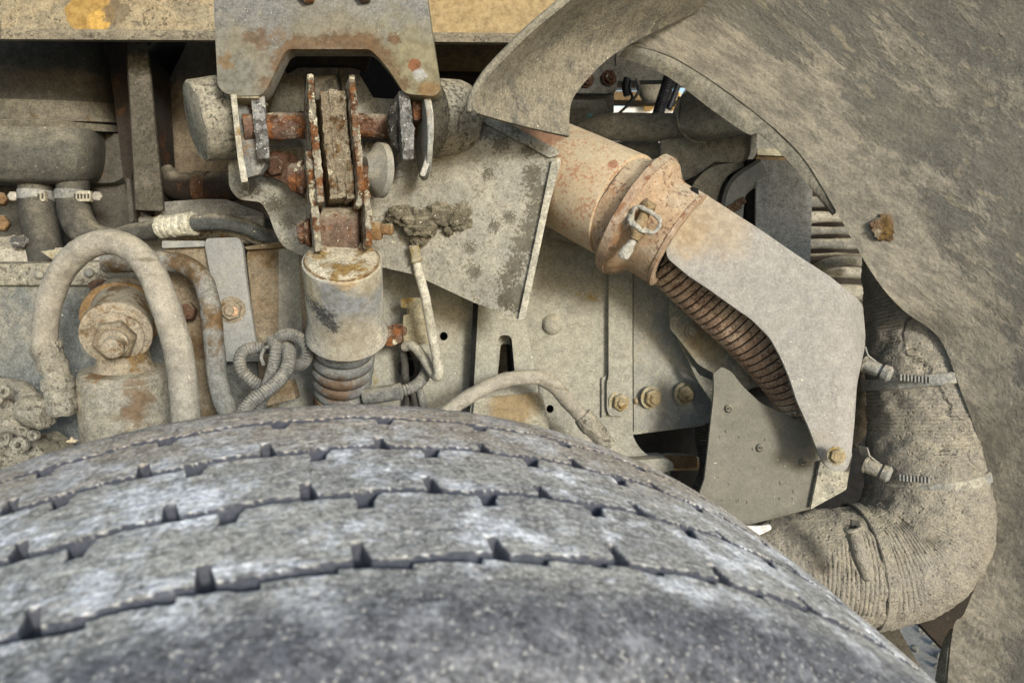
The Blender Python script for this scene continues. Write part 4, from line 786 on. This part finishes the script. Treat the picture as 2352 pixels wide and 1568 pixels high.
# lower centre hose
lh = thing('lower_hose', 'pale dusty hose curving above the tyre to a hex fitting', 'hose', (1200, 900, .87))
part('hose_body', tube([(960, 1000, .84), (1045, 932, .85), (1108, 893, .86), (1159, 873, .865), (1200, 867, .868), (1239, 868, .87), (1275, 889, .87), (1312, 930, .87), (1346, 966, .87)], 17.5, 28, 120), m_hose, lh, lump=(.0008, 80))
part('collar', lathe((1336, 954, .87), (1360, 982, .87), [(0, 17), (.05, 22), (.5, 25), (.95, 24), (1, 20)], 28, True, .87/F), m_fit, lh, lump=(.0007, 90))
part('hex_nut', hexa((1356, 977, .87), P(1400, 1020, .87)-P(1356, 977, .87), 24, 36, .2), m_fit, lh, bevel=.002)
part('nose', lathe((1376, 998, .87), (1400, 1026, .87), [(0, 22), (1, 17)], 24, True, .87/F), m_fit, lh)

# ---------------------------------------------------------------- exhaust
ex = thing('exhaust_pipe', 'peach coloured exhaust elbow with rust freckles and clamp, entering a flexible pipe', 'exhaust', (1400, 450, .85))
part('elbow', tube([(1040, 330, 1.0), (1130, 342, .98), (1220, 372, .94), (1310, 415, .895), (1380, 450, .862), (1432, 475, .845)], [92, 98, 108, 116, 121, 124], 72, 90), m_exh, ex)
Q0, Q1 = P(1400, 458, .853), P(1540, 542, .83)
part('clamp_flange', lathe(Q0, Q1, [(.10, 118), (.22, 121), (.27, 124), (.33, 135), (.41, 146), (.50, 149), (.58, 145), (.65, 132), (.71, 121), (.78, 116), (1.0, 115), (1.12, 113), (1.15, 110), (1.15, 96)], 96, False, .84/F), m_clamp, ex, lump=(.0005, 30))
part('clamp_strap', lathe(Q0, Q1, [(.40, 147), (.405, 151.5), (.52, 151.5), (.525, 147)], 96, False, .84/F), m_clampstrap, ex, lump=(.0005, 40))
part('sleeve_lip', lathe(Q0, Q1, [(1.09, 112), (1.095, 116.5), (1.14, 116.5), (1.15, 110)], 96, False, .84/F), m_clampstrap, ex)
part('sleeve_liner', lathe(Q0, Q1, [(.9, 106), (1.1, 106), (1.1, 50)], 64, False, .84/F), m_dark, ex)
part('clip_hoop', tube([(1452, 494, .772), (1456, 481, .767), (1466, 474, .764), (1484, 482, .762), (1506, 496, .760), (1516, 508, .760), (1510, 526, .760), (1496, 535, .761), (1470, 522, .764), (1452, 514, .768)], 4.8, 12, 80), m_clip, ex, lump=(.0008, 160))
part('clip_hoop', tube([(1448, 494, .774), (1450, 510, .766), (1460, 519, .762), (1474, 530, .760), (1486, 533, .761)], [7, 8, 7, 6, 5], 12, 40), m_clip, ex, lump=(.0012, 160))
part('clip_bolt', lathe((1492, 466, .772), (1456, 552, .766), [(0, 16), (.12, 18), (.2, 13), (.5, 12), (.62, 17), (.8, 18), (.88, 12), (1, 11)], 20, True, .785/F), m_ochclip, ex, lump=(.001, 130))
part('clip_bolt', lathe((1458, 548, .768), (1428, 592, .775), [(0, 9), (.4, 10), (.5, 13), (.9, 13), (1, 9)], 20, True, .785/F), m_clip, ex, lump=(.0014, 130))
FP = [(1470, 510, .86), (1520, 580, .862), (1580, 640, .865), (1660, 712, .868), (1732, 780, .87), (1795, 852, .875), (1848, 930, .885), (1880, 1010, .9)]
part('flexible_pipe', tube(FP, [58, 60, 61, 62, 62, 61, 60, 58], 48, 200, (18, 9, None, .13), spiral=True), m_flex, ex, sharp=60)
part('pipe_seam', tube(FP, [54.5, 56.5, 57.5, 58.5, 58.5, 57.5, 56.5, 54.5], 40, 80), m_darkseam, ex)
part('end_sleeve', tube([(1838, 905, .884), (1862, 955, .89), (1885, 1020, .9)], [64, 64, 62], 32, 20), m_cond, ex)
def dsh(u, v):
    d = .806
    f = max(0, (u-(1927+(v-900)*.02)))/60.
    return d+.0016*mnoise.noise(Vector((u/70, v/70, 0)))+.035*f*f*(1 if v > 700 else max(0, (v-560)/140.))
sa = thing('arm_shield', 'long grey curved shield arm over the flexible pipe, bolted at its lower tip', 'heat shield', (1800, 750, .8))
part('shield_sheet', plate(rc([(1598, 436, 6), (1606, 437, 6), (1743, 525, 10), (1830, 585, 10), (1907, 635, 12), (1972, 688, 12), (1982, 702, 8), (1988, 771, 10), (1986, 800, 8), (1968, 885, 20), (1963, 968, 10), (1955, 1049, 6), (1946, 1078, 8), (1918, 1084, 12), (1898, 1072, 12), (1880, 1041, 4), (1857, 980, 8), (1830, 920, 8), (1813, 867, 12), (1793, 820, 14), (1769, 776, 14), (1726, 733, 14), (1692, 710, 12), (1625, 662, 10), (1582, 634, 10), (1532, 592, 12), (1530, 568, 10)], 10, 5), dsh, .0045, grid=26), m_shield, sa, bevel=.0008, sharp=50)
part('top_return', plate([(1590, 428), (1604, 434), (1606, 452), (1588, 440)], .797, .05), m_dark, sa)
bolt(sa, (1920, 1046, .787), (-.05, -1, 0), 17, m_nut, m_goldbr, shank=.6, nut_h=10, stub=4)
lp = thing('lower_guard_plate', 'plain olive grey guard plate with small raised rivets below the arm', 'plate', (1780, 1060, .86))
part('guard_sheet', plate(rc([(1639, 857, 0), (1658, 842, 6), (1680, 853, 10), (1706, 887, 10), (1749, 927, 14), (1793, 947, 14), (1853, 974, 4), (1896, 1070, 4), (1950, 1060, 0), (1939, 1126, 10), (1861, 1168, 10), (1712, 1207, 0), (1600, 1225, 0), (1600, 1150, 0), (1618, 1100, 0), (1637, 930, 0), (1640, 897, 12)], 5), .855, .005, creases=[[(1880, 1070), (1868, 1150)]], grid=60), m_low, lp, bevel=.001)
part('end_strap', plate(rc([(1884, 1060, 3), (1958, 1040, 3), (1944, 1124, 6), (1862, 1169, 4)], 3), .848, .006), MAT('pale_end_strap', '96937f', '8d8a78', 'a8a189', .5, speck=.1, bump=.3, off=16.2), lp, bevel=.001)
for (uu, vv) in ((1674, 938), (1746, 1028), (1845, 1062)):
    rv = part('rivet', lathe((uu, vv, .8555), (uu, vv, .851), [(0, 10), (.7, 9), (1, 6), (.8, 4), (.8, .5)], 20, True, .85/F), m_low, lp); part('rivet_pin', lathe((uu-1, vv, .8525), (uu-1, vv, .8508), [(0, 2.6), (1, 2.2)], 10, True, .85/F), m_hosedark, rv)
for i in range(26):
    uu, vv = rnd.uniform(1650, 1880), rnd.uniform(960, 1160)
    if vv > 1190-.2*(uu-1640) or vv < 860+.6*(uu-1640): continue
    part('mud_fleck', blob((uu, vv, .8548), rnd.uniform(1.5, 3.5), 2, rnd.uniform(1.5, 5), 8, .3, 2, i), m_low, lp)
bb = thing('backing_bracket', 'stained bracket with a recessed bolt behind the flexible pipe', 'bracket', (1600, 780, .92))
part('front_leaf', plate(rc([(1539, 560, 0), (1539, 755, 8), (1556, 774, 3), (1603, 836, 6), (1640, 858, 4), (1700, 905, 8), (1740, 885, 20), (1768, 900, 24), (1800, 860, 0), (1700, 700, 0), (1600, 600, 0)], 6), .912, .006), m_brk, bb, bevel=.0015)
part('rear_leaf', plate(rc([(1555, 770), (1605, 860), (1650, 880), (1700, 940), (1660, 960), (1600, 870)], 5), .925, .006), m_brk, bb, bevel=.0015)
bolt(bb, (1589, 762, .911), (.1, -1, 0), 13, m_brk, m_brk, nut_h=9, stub=0)

# ---------------------------------------------------------------- intake hose
ih = thing('intake_hose', 'fat mud caked corrugated hose making a ninety degree bend at the right', 'hose', (2100, 1100, .87))
def mudf(s, a): return max(.06, 1-1.7*max(0, mnoise.noise(Vector((math.cos(a)*1.6, math.sin(a)*1.6, s*9)))+.15)-(.95 if s > .42 else 0)*(1 if math.sin(a*1) < .75 else .3))
part('corrugated_body', tube([(2086, 520, .93), (2090, 610, .92), (2096, 700, .91), (2108, 800, .90), (2116, 900, .89), (2122, 1000, .885), (2130, 1100, .88), (2126, 1190, .875), (2085, 1262, .87), (2005, 1298, .865), (1915, 1302, .865), (1820, 1300, .87), (1700, 1345, .88)], [98, 100, 104, 110, 115, 120, 130, 139, 142, 138, 134, 124, 115], 96, 240, (8.0, 5.0, mudf)), m_intake, ih, lump=(.0028, 62))
def wclamp(c0, c1, rr, s0, s1, d, nm='band'):
    t = thing('worm_clamp', nm, 'clamp', (c0[0], c0[1], d), 'worm clamps on the intake hose')
    b = part('band', lathe(c0, c1, [(0, rr), (.1, rr+4), (.9, rr+4), (1, rr)], 72, False, .885/F), m_clampg, t, lump=(.0005, 50))
    part('screw_barrel', lathe(s0, s1, [(0, 15), (.06, 17), (.55, 16), (.6, 11), (.66, 11), (.68, 18), (.9, 19), (1, 13)], 24, True, d/F), m_clampg, t, lump=(.0006, 120))
    part('screw_head', ring(s0, P(*s1)-P(*s0), 19, 6, 7, 24), m_fit, t, bevel=.0008)
    e = Vector(P(*s0)); part('band_tail', strip([(s0[0]+4, s0[1]-40), (s0[0]+10, s0[1]-20), (s0[0]+34, s0[1]-2)], 3, d, .012), m_clampg, t)
    for i in range(9):
        u = s1[0]+22+i*8.2; v = s1[1]+4+i*1.1-.04*i*i; part('slot_tooth', plate([(u-2, v-7), (u+2, v-7), (u+2, v+8), (u-2, v+8)], d-.016-.0016*i+.00016*i*i, .006), m_clampg, t, bevel=.0006)
    return t
wclamp(P(2114, 858, .893), P(2118, 884, .892), 123, (1984, 836, .848), (2048, 862, .832), .845, 'upper steel worm clamp crossing the intake hose')
wclamp(P(2128, 1078, .882), P(2132, 1102, .882), 130, (1988, 1067, .83), (2046, 1092, .815), .828, 'muddy worm clamp on the intake hose just above its bend')
sr = thing('support_strut', 'dark flat strut slanting down below the intake hose', 'strut', (2060, 1480, 1.0))
part('strut_bar', plate([(1990, 1380), (2032, 1380), (2130, 1560), (2080, 1580)], 1.0, .02), m_pillar, sr, bevel=.002)
part('strut_bar', plate([(2060, 1380), (2240, 1330), (2260, 1500), (2190, 1515)], .97, .02), m_darkbrown, sr, bevel=.002)
solo('bright_ground_patch', 'white patch standing in for bright ground glimpsed between tyre and intake hose', 'ground patch', plate(rc([(1700, 1208), (1768, 1206), (1772, 1214), (1745, 1228), (1730, 1245), (1690, 1240)], 4), .84, .004), m_white, bevel=.001, sub=1, lump=(.002, 60))  # added white piece that paints the bright ground in the gap
t3 = thing('worm_clamp', 'muddy worm clamp standing upright on the lower leg of the intake hose', 'clamp', (1975, 1260, .8), 'worm clamps on the intake hose')
part('screw_barrel', lathe((1960, 1222, .762), (1996, 1332, .755), [(0, 14), (.05, 16), (.5, 18), (.9, 16), (1, 10)], 24, True, .79/F), m_intake, t3, lump=(.0016, 90))
part('screw_head', ring((1958, 1214, .762), (.3, 0, -1), 20, 7, 8, 24), m_fit, t3, bevel=.0008)
part('band_tail', plate([(1956, 1194), (1974, 1196), (1976, 1216), (1956, 1214)], .765, .003), m_hosedark, t3)
part('band', lathe(P(1992, 1298, .865), P(1968, 1300, .865), [(0, 139), (.1, 142), (.9, 142), (1, 139)], 72, False, .868/F), m_intake, t3, lump=(.001, 50))

# ---------------------------------------------------------------- background at the upper right
bp_ = thing('bolted_plate', 'grey bracket plate with two rusty nuts seen through the mudguard gap', 'plate', (1360, 190, 1.15))
part('plate_face', plate(rc([(1290, 130, 0), (1416, 150, 10), (1420, 205, 14), (1400, 215, 10), (1290, 214, 4)], 6), 1.14, .008), m_bgrey, bp_, bevel=.002)
part('rear_sheet', plate([(1240, 100), (1412, 100), (1410, 256), (1240, 256)], 1.16, .008), m_bgrey, bp_)
for uu, vv in ((1346, 184), (1398, 180)): bolt(bp_, (uu, vv, 1.138), (.3, -1, -.1), 14, m_rust, m_rustdark, nut_h=11, stub=8)
bk = thing('bracket_cap', 'grey cap piece with hanging wires in the mudguard gap', 'cap', (1440, 140, 1.2))
part('cap', plate(rc([(1415, 60), (1500, 100), (1545, 176), (1530, 184), (1414, 186)], 5), 1.2, .02), m_bgrey, bk, bevel=.002)
part('wire', tube([(1450, 185, 1.15), (1446, 205, 1.15), (1452, 225, 1.15), (1438, 245, 1.16)], 3.5, 10, 30), m_black, bk)
part('wire', tube([(1462, 180, 1.15), (1468, 205, 1.15), (1452, 232, 1.15), (1420, 262, 1.16)], 3.2, 10, 30), m_cond, bk)
part('wire', tube([(1440, 180, 1.15), (1436, 200, 1.15), (1440, 220, 1.15)], 8, 10, 30), m_black, bk)
sg = thing('number_board', 'small white board with black figure glimpsed through the gap', 'board', (1435, 195, 2.0))
part('board', plate([(1400, 186), (1470, 187), (1468, 206), (1400, 205)], 2.0, .01), m_white, sg)
def text(body, c, size, mat, parent, rot=0):
    cu = bpy.data.curves.new('lettering', 'FONT'); cu.body = body; cu.size = size; cu.extrude = .001; cu.align_x = 'CENTER'; cu.align_y = 'CENTER'
    o = bpy.data.objects.new('lettering', cu); COL.objects.link(o); dg = bpy.context.evaluated_depsgraph_get(); me = bpy.data.meshes.new_from_object(o.evaluated_get(dg)); bpy.data.objects.remove(o)
    me.materials.clear(); me.materials.append(mat); o = bpy.data.objects.new('lettering', me); COL.objects.link(o); o.parent = parent
    o.location = W(P(*c))-wloc(parent); o.rotation_euler = (math.pi/2-PITCH, rot, 0); return o
text('1S', (1435, 195.5, 1.996), .021, m_black, sg)
gbm = thing('gold_crossbeam', 'ochre cross beam behind the pale bowl', 'beam', (1480, 175, 1.7))
part('beam_face', plate([(1380, 150), (1600, 150), (1600, 188), (1380, 188)], 1.9, .05), MAT('orange_ochre', '8b5e22', '7b531f', None, bump=.2, off=17.1), gbm, bevel=.004)
part('lower_beam', plate([(1400, 208), (1560, 210), (1560, 232), (1400, 230)], 1.9, .05), m_golddark, gbm, bevel=.004)
bo = solo('pale_bowl', 'pale rounded bowl shaped cover hanging in the mudguard gap', 'cover', lathe((1494, 183, 1.5), (1494, 236, 1.5), [(0, 38), (.05, 40), (.3, 34), (.6, 27), (.85, 20), (.95, 14), (1, 1)], 40, True, 1.5/F), m_bgrey2)
bh = thing('ribbed_hose', 'black ribbed hose slanting across the mudguard gap', 'hose', (1525, 220, 1.2))
part('hose_body', tube([(1548, 150, 1.2), (1532, 200, 1.2), (1518, 240, 1.2), (1508, 275, 1.2)], [15, 15, 14, 14], 20, 60, (5.5, 2.5)), m_black, bh)
part('outer_cable', tube([(1570, 160, 1.22), (1552, 210, 1.22), (1536, 250, 1.22)], 7, 12, 30), m_black, bh)
ym = thing('parked_machine', 'blurred yellow and white machine parked beyond the truck', 'vehicle', (1480, 235, 4.5))
part('body', plate([(1240, 243), (1620, 243), (1620, 420), (1240, 420)], 4.6, 1.2), m_white, ym, bevel=.02)
part('yellow_post', plate([(1484, 205), (1506, 205), (1506, 243), (1484, 243)], 4.5, .2), m_yellow, ym, bevel=.01)
part('cab_frame', plate([(1448, 228), (1462, 222), (1482, 222), (1482, 238), (1448, 240)], 4.55, .3), m_dark, ym, bevel=.01)
part('yellow_post', plate([(1548, 212), (1566, 210), (1560, 243), (1546, 243)], 4.5, .2), m_yellow, ym, bevel=.01)
lt = thing('light_cover', 'white plastic cover with torn black marks near the ribbed hose', 'cover', (1580, 236, 1.1))
part('cover', plate(rc([(1548, 262), (1562, 228), (1580, 196), (1640, 240), (1600, 262), (1566, 276)], 4), 1.1, .03), m_white, lt, bevel=.003)
part('black_mark', plate([(1574, 226), (1584, 233), (1596, 236), (1590, 240), (1578, 238)], 1.096, .003), m_black, lt)
gp = thing('grey_cross_pipe', 'grey horizontal pipe behind the exhaust elbow', 'pipe', (1460, 293, 1.1))
part('pipe_body', tube([(1300, 340, 1.14), (1345, 300, 1.12), (1400, 292, 1.1), (1500, 293, 1.1), (1600, 293, 1.1), (1700, 295, 1.1)], [14, 22, 31, 32, 32, 32], 36, 60), m_bgrey2, gp)
part('top_ledge', plate(rc([(1240, 252), (1404, 256), (1412, 262), (1400, 300), (1240, 300)], 3), 1.13, .03), MAT('ledge_cyan_marks', '6b6a62', '77756a', None, bump=.3, off=17.7, spots=[((1355, 268, 1.13), .005, '5f9fa8', .8, .3), ((1372, 270, 1.13), .004, '5f9fa8', .7, .3)]), gp, bevel=.002)
cd = thing('curved_duct', 'tan rounded duct end tucked under the mudguard lip', 'duct', (1640, 270, 1.04))
part('duct_shell', loft([[(1556, 228, 1.06), (1610, 190, 1.05), (1720, 190, 1.05), (1800, 250, 1.06)], [(1558, 275, 1.03), (1620, 250, 1.0), (1700, 240, 1.0), (1790, 290, 1.04)], [(1566, 300, 1.03), (1610, 305, 1.0), (1680, 300, 1.0), (1780, 310, 1.04)], [(1592, 322, 1.06), (1620, 324, 1.05), (1690, 312, 1.05), (1760, 300, 1.07)]], 40, 30, .006, flip=True), m_bgrey2, cd)
part('seam', tube([(1560, 225, 1.05), (1556, 262, 1.03), (1564, 296, 1.03), (1588, 322, 1.05), (1622, 326, 1.05)], 4, 10, 50), m_bgrey2, cd)
bc = thing('back_channel', 'beige channel with a bright cut end behind the mudguard', 'channel', (1620, 345, 1.1))
part('channel_face', plate(rc([(1518, 322), (1736, 300), (1736, 352), (1722, 374), (1640, 372), (1600, 402), (1518, 440)], 5), 1.08, .01), m_bgrey2, bc, bevel=.002)
part('cut_end', plate(rc([(1726, 310), (1739, 309), (1738, 352), (1726, 372), (1716, 371), (1724, 350)], 2), 1.073, .012), m_white, bc, bevel=.001)
part('rear_sheet', plate([(1640, 300), (1900, 300), (1900, 380), (1640, 380)], 1.25, .02), m_bgrey, bc)  # sheet added to shut the bright sky out of this gap
part('pale_bar', plate(rc([(1738, 340), (1840, 344), (1850, 360), (1740, 356)], 2), 1.10, .03), MAT('cream_bar', 'd3cba6', 'c7be98', None, bump=.2, off=18), bc, bevel=.002)
part('bar_under', plate([(1736, 358), (1850, 362), (1900, 380), (1736, 372)], 1.105, .03), m_golddark, bc, bevel=.002)
gbx = thing('dark_recess_box', 'brownish box side between grey pipe and channel', 'box', (1470, 380, 1.15))
part('grey_face', plate([(1380, 324), (1514, 324), (1514, 480), (1380, 480)], 1.15, .02), m_bgrey2, gbx, bevel=.002)
part('brown_face', plate([(1516, 324), (1720, 324), (1720, 560), (1516, 560)], 1.17, .02), m_darkbrown, gbx, bevel=.002)
part('side_face', plate([(1540, 400), (1700, 360), (1700, 560), (1600, 560)], 1.14, .02), m_bgrey, gbx, bevel=.002)
rs = thing('ring_strap', 'curved strap band arching around the dark opening by the grey pillar', 'strap', (1680, 420, 1.05))
part('outer_band', loft([[(1582, 450, 1.05), (1600, 412, 1.05), (1640, 382, 1.05), (1700, 372, 1.06)], [(1640, 500, 1.05), (1652, 440, 1.05), (1672, 404, 1.05), (1715, 378, 1.06)]], 30, 8, .006, flip=True), m_bgrey2, rs)
part('inner_band', loft([[(1652, 520, 1.04), (1660, 450, 1.04), (1684, 404, 1.04), (1744, 364, 1.04)], [(1662, 524, 1.03), (1669, 452, 1.03), (1692, 410, 1.03), (1748, 370, 1.03)]], 36, 4, .03, flip=True), m_strap, rs)
part('rusty_stud', thread((1672, 484, 1.0), (.8, -.5, .45), 11, 30), m_rust, rs)
part('rusty_stud', thread((1690, 468, 1.0), (.7, -.5, .3), 9, 22), m_rust, rs)
gy = thing('grey_pillar_box', 'upright grey zinc box between the ring strap and the mudguard', 'box', (1800, 480, 1.05))
part('front_face', plate(rc([(1738, 366), (1868, 372), (1860, 640), (1734, 640)], 3), 1.04, .1), m_box, gy, bevel=.002)
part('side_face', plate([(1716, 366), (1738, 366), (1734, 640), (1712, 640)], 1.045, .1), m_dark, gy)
pk = thing('stacked_pipes', 'layered dusty pipes and slats behind the mudguard edge at the right', 'pipe', (1920, 530, 1.15))
for i, (v0, v1, mm) in enumerate(((410, 440, m_dark), (452, 476, m_bgrey), (486, 512, m_bgrey2), (520, 540, m_bgrey), (548, 572, m_bgrey), (582, 600, m_darkbrown), (610, 640, m_bgrey2), (652, 690, m_bgrey2))):
    part('slat', tube([(1820, (v0+v1)/2+2, 1.13), (1930, (v0+v1)/2, 1.12), (2060, (v0+v1)/2+8, 1.12)], (v1-v0)/2, 16, 16), mm, pk, lump=(.002, 25))
part('back_sheet', plate([(1840, 380), (2080, 380), (2080, 900), (1840, 900)], 1.22, .01), m_darkbrown, pk)  # dark sheet added so no light shows between the slats
part('curved_cable', tube([(1850, 640, 1.08), (1890, 610, 1.07), (1940, 600, 1.06), (2010, 604, 1.06)], 13, 16, 40), m_bgrey2, pk)
part('rusty_nut', hexa((1876, 616, .95), (.5, -1, .4), 12, 20), m_goldbr, pk, bevel=.001)
part('lower_hose', tube([(1990, 700, 1.08), (1996, 800, 1.06), (1994, 900, 1.04), (1975, 960, 1.03), (1940, 1010, 1.03)], 30, 20, 60, (30, 3)), m_rustplate, pk)
part('dark_hose', tube([(1640, 930, 1.02), (1630, 1000, 1.03), (1640, 1080, 1.03), (1600, 1180, 1.04)], 34, 24, 60, (7, 3)), m_hosedark, pk)

# ---------------------------------------------------------------- mudguard
mg = thing('mudguard', 'mud spattered curved mudguard sweeping over the right side', 'mudguard', (1900, 300, .8))
def dg(p, i, j):
    q = Vector(p); a = mnoise.fractal(q*38, .9, 2.1, 5); b = mnoise.noise(q*9)
    r = max(0, mnoise.noise(q*24+Vector((5, 5, 5)))-.12)
    v = 784-q.z*F/q.y; u = 1176+q.x*F/q.y; s = .0035/(1+math.exp(-(v-407)/3))*min(1, max(0, (u-1890)/200.))+.0016*math.exp(-((v-404)/5)**2)*min(1, max(0, (u-1890)/60.))
    return (.0013*a+.0016*b+.003*r+.0022*max(0, 1-j*2.6)*mnoise.fractal(q*85, .8, 2.1, 4))*min(1, .1+j*9)-s
rows = [[(1439, 97, 0.905), (1551, 135, 0.9), (1701, 234, 0.89), (1830, 346, 0.875), (1912, 470, 0.86), (2005, 632, 0.84), (2070, 706, 0.84), (2158, 771, 0.84), (2204, 886, 0.83), (2256, 1018, 0.833), (2284, 1149, 0.833), (2285, 1250, 0.833), (2222, 1387, 0.83), (2190, 1440, 0.84), (2170, 1640, 0.83)], [(1520, 50, 0.887), (1668, 95, 0.8803), (1820, 190, 0.867), (1965, 320, 0.8495), (2062, 480, 0.8287), (2140, 650, 0.822), (2225, 780, 0.822), (2285, 930, 0.8125), (2330, 1090, 0.815), (2345, 1230, 0.815), (2322, 1350, 0.813), (2280, 1455, 0.8203), (2260, 1640, 0.812)], [(1620, -10, 0.86), (1780, 20, 0.8533), (1950, 110, 0.84), (2100, 250, 0.8225), (2190, 420, 0.8017), (2260, 600, 0.795), (2330, 770, 0.795), (2380, 930, 0.7855), (2420, 1090, 0.788), (2430, 1230, 0.788), (2420, 1350, 0.786), (2400, 1455, 0.7933), (2380, 1640, 0.785)], [(1740, -120, 0.825), (1920, -80, 0.8183), (2110, 10, 0.805), (2270, 170, 0.7875), (2370, 360, 0.7667), (2430, 560, 0.76), (2480, 760, 0.76), (2520, 930, 0.7505), (2550, 1090, 0.753), (2560, 1230, 0.753), (2560, 1350, 0.751), (2550, 1455, 0.7583), (2530, 1640, 0.75)], [(1860, -260, 0.785), (2080, -200, 0.7783), (2300, -90, 0.765), (2470, 90, 0.7475), (2580, 300, 0.7267), (2640, 540, 0.72), (2680, 760, 0.72), (2700, 930, 0.7105), (2700, 1090, 0.713), (2700, 1230, 0.713), (2700, 1350, 0.711), (2700, 1455, 0.7183), (2700, 1640, 0.71)]]
gpn = part('inner_panel', loft(rows, 600, 300, .005, dg, flip=True), m_guard, mg, sharp=80)
att = gpn.data.attributes.new('across', 'FLOAT', 'POINT'); att.data.foreach_set('value', np.tile(np.repeat(np.linspace(0, 1, 300), 600), 2).astype(np.float32))
part('rust_hole_plate', blob((2050, 522, .831), 50, 10, 36, 32, .3, 2.4, 3), MAT('rusty_screw_patch', '6d5230', '7a5f3a', 'a3957a', .4, rust=.4, rcol=('4e3620', '80602f'), bump=1, off=19), mg)
part('lower_lip', loft([[(1439, 95, .902), (1553, 132, .897), (1703, 231, .887), (1832, 343, .872), (1913, 468, .857)], [(1434, 112, .904), (1542, 150, .897), (1690, 255, .887), (1815, 364, .875), (1916, 490, .858)], [(1422, 130, .915), (1526, 172, .905), (1640, 256, .895), (1716, 307, .886), (1744, 310, .884), (1809, 369, .876), (1912, 495, .862)]], 120, 14, .004, flip=True, disp=lambda p, i, j: .001*mnoise.fractal(Vector(p)*40, 1, 2, 4)), m_lip, mg)
part('rear_edge', loft([[(2190, 1440, .84), (2176, 1500, .836), (2165, 1640, .83)], [(2180, 1445, .85), (2158, 1500, .846), (2136, 1640, .84)]], 20, 4, .01, flip=True), m_lip, mg)
fl = thing('guard_flap', 'dusty curled flap end of the mudguard hanging over the shield', 'flap', (1250, 180, .75))
lr = [(1077, 258, .70), (1080, 225, .70), (1112, 170, .70), (1160, 118, .695), (1215, 64, .69), (1280, 10, .685), (1370, -60, .68), (1480, -130, .68)]
rr_ = [(1303, 316, .79), (1302, 272, .79), (1312, 225, .795), (1362, 162, .81), (1436, 102, .84), (1520, 56, .86), (1622, 8, .87), (1740, -60, .87)]
def mid(k, bend): return [tuple(a[i]*(1-k)+b[i]*k+(bend[i]) for i in range(3)) for a, b in zip(lr, rr_)]
part('flap_sheet', loft([lr, mid(.3, (-4, 2, .012)), mid(.65, (4, 4, .012)), rr_], 220, 120, .005, lambda p, i, j: .0012*mnoise.fractal(Vector(p)*60, .9, 2.1, 5)+.0045*max(0, mnoise.noise(Vector(p)*120)-.12)*max(0, min(1, (j-.3)*4, (1.02-j)*9, (.75-i)*4)), flip=False), MAT('dusty_flap', '716b59', '5d5a50', '827a63', .55, lspeck=.3, bump=.7, off=20.2), fl, sharp=80)
part('edge_bead', tube([(p[0]+3, p[1], p[2]+.002) for p in lr], 9, 16, 90), MAT('dusty_flap_edge', '7f7964', '88816b', None, bump=.6, lspeck=.2, off=20.8), fl)
part('rivet_hole', lathe((1088, 260, .695), (1088, 260, .690), [(0, 8), (1, 7)], 16, True, .69/F), m_hosedark, fl)
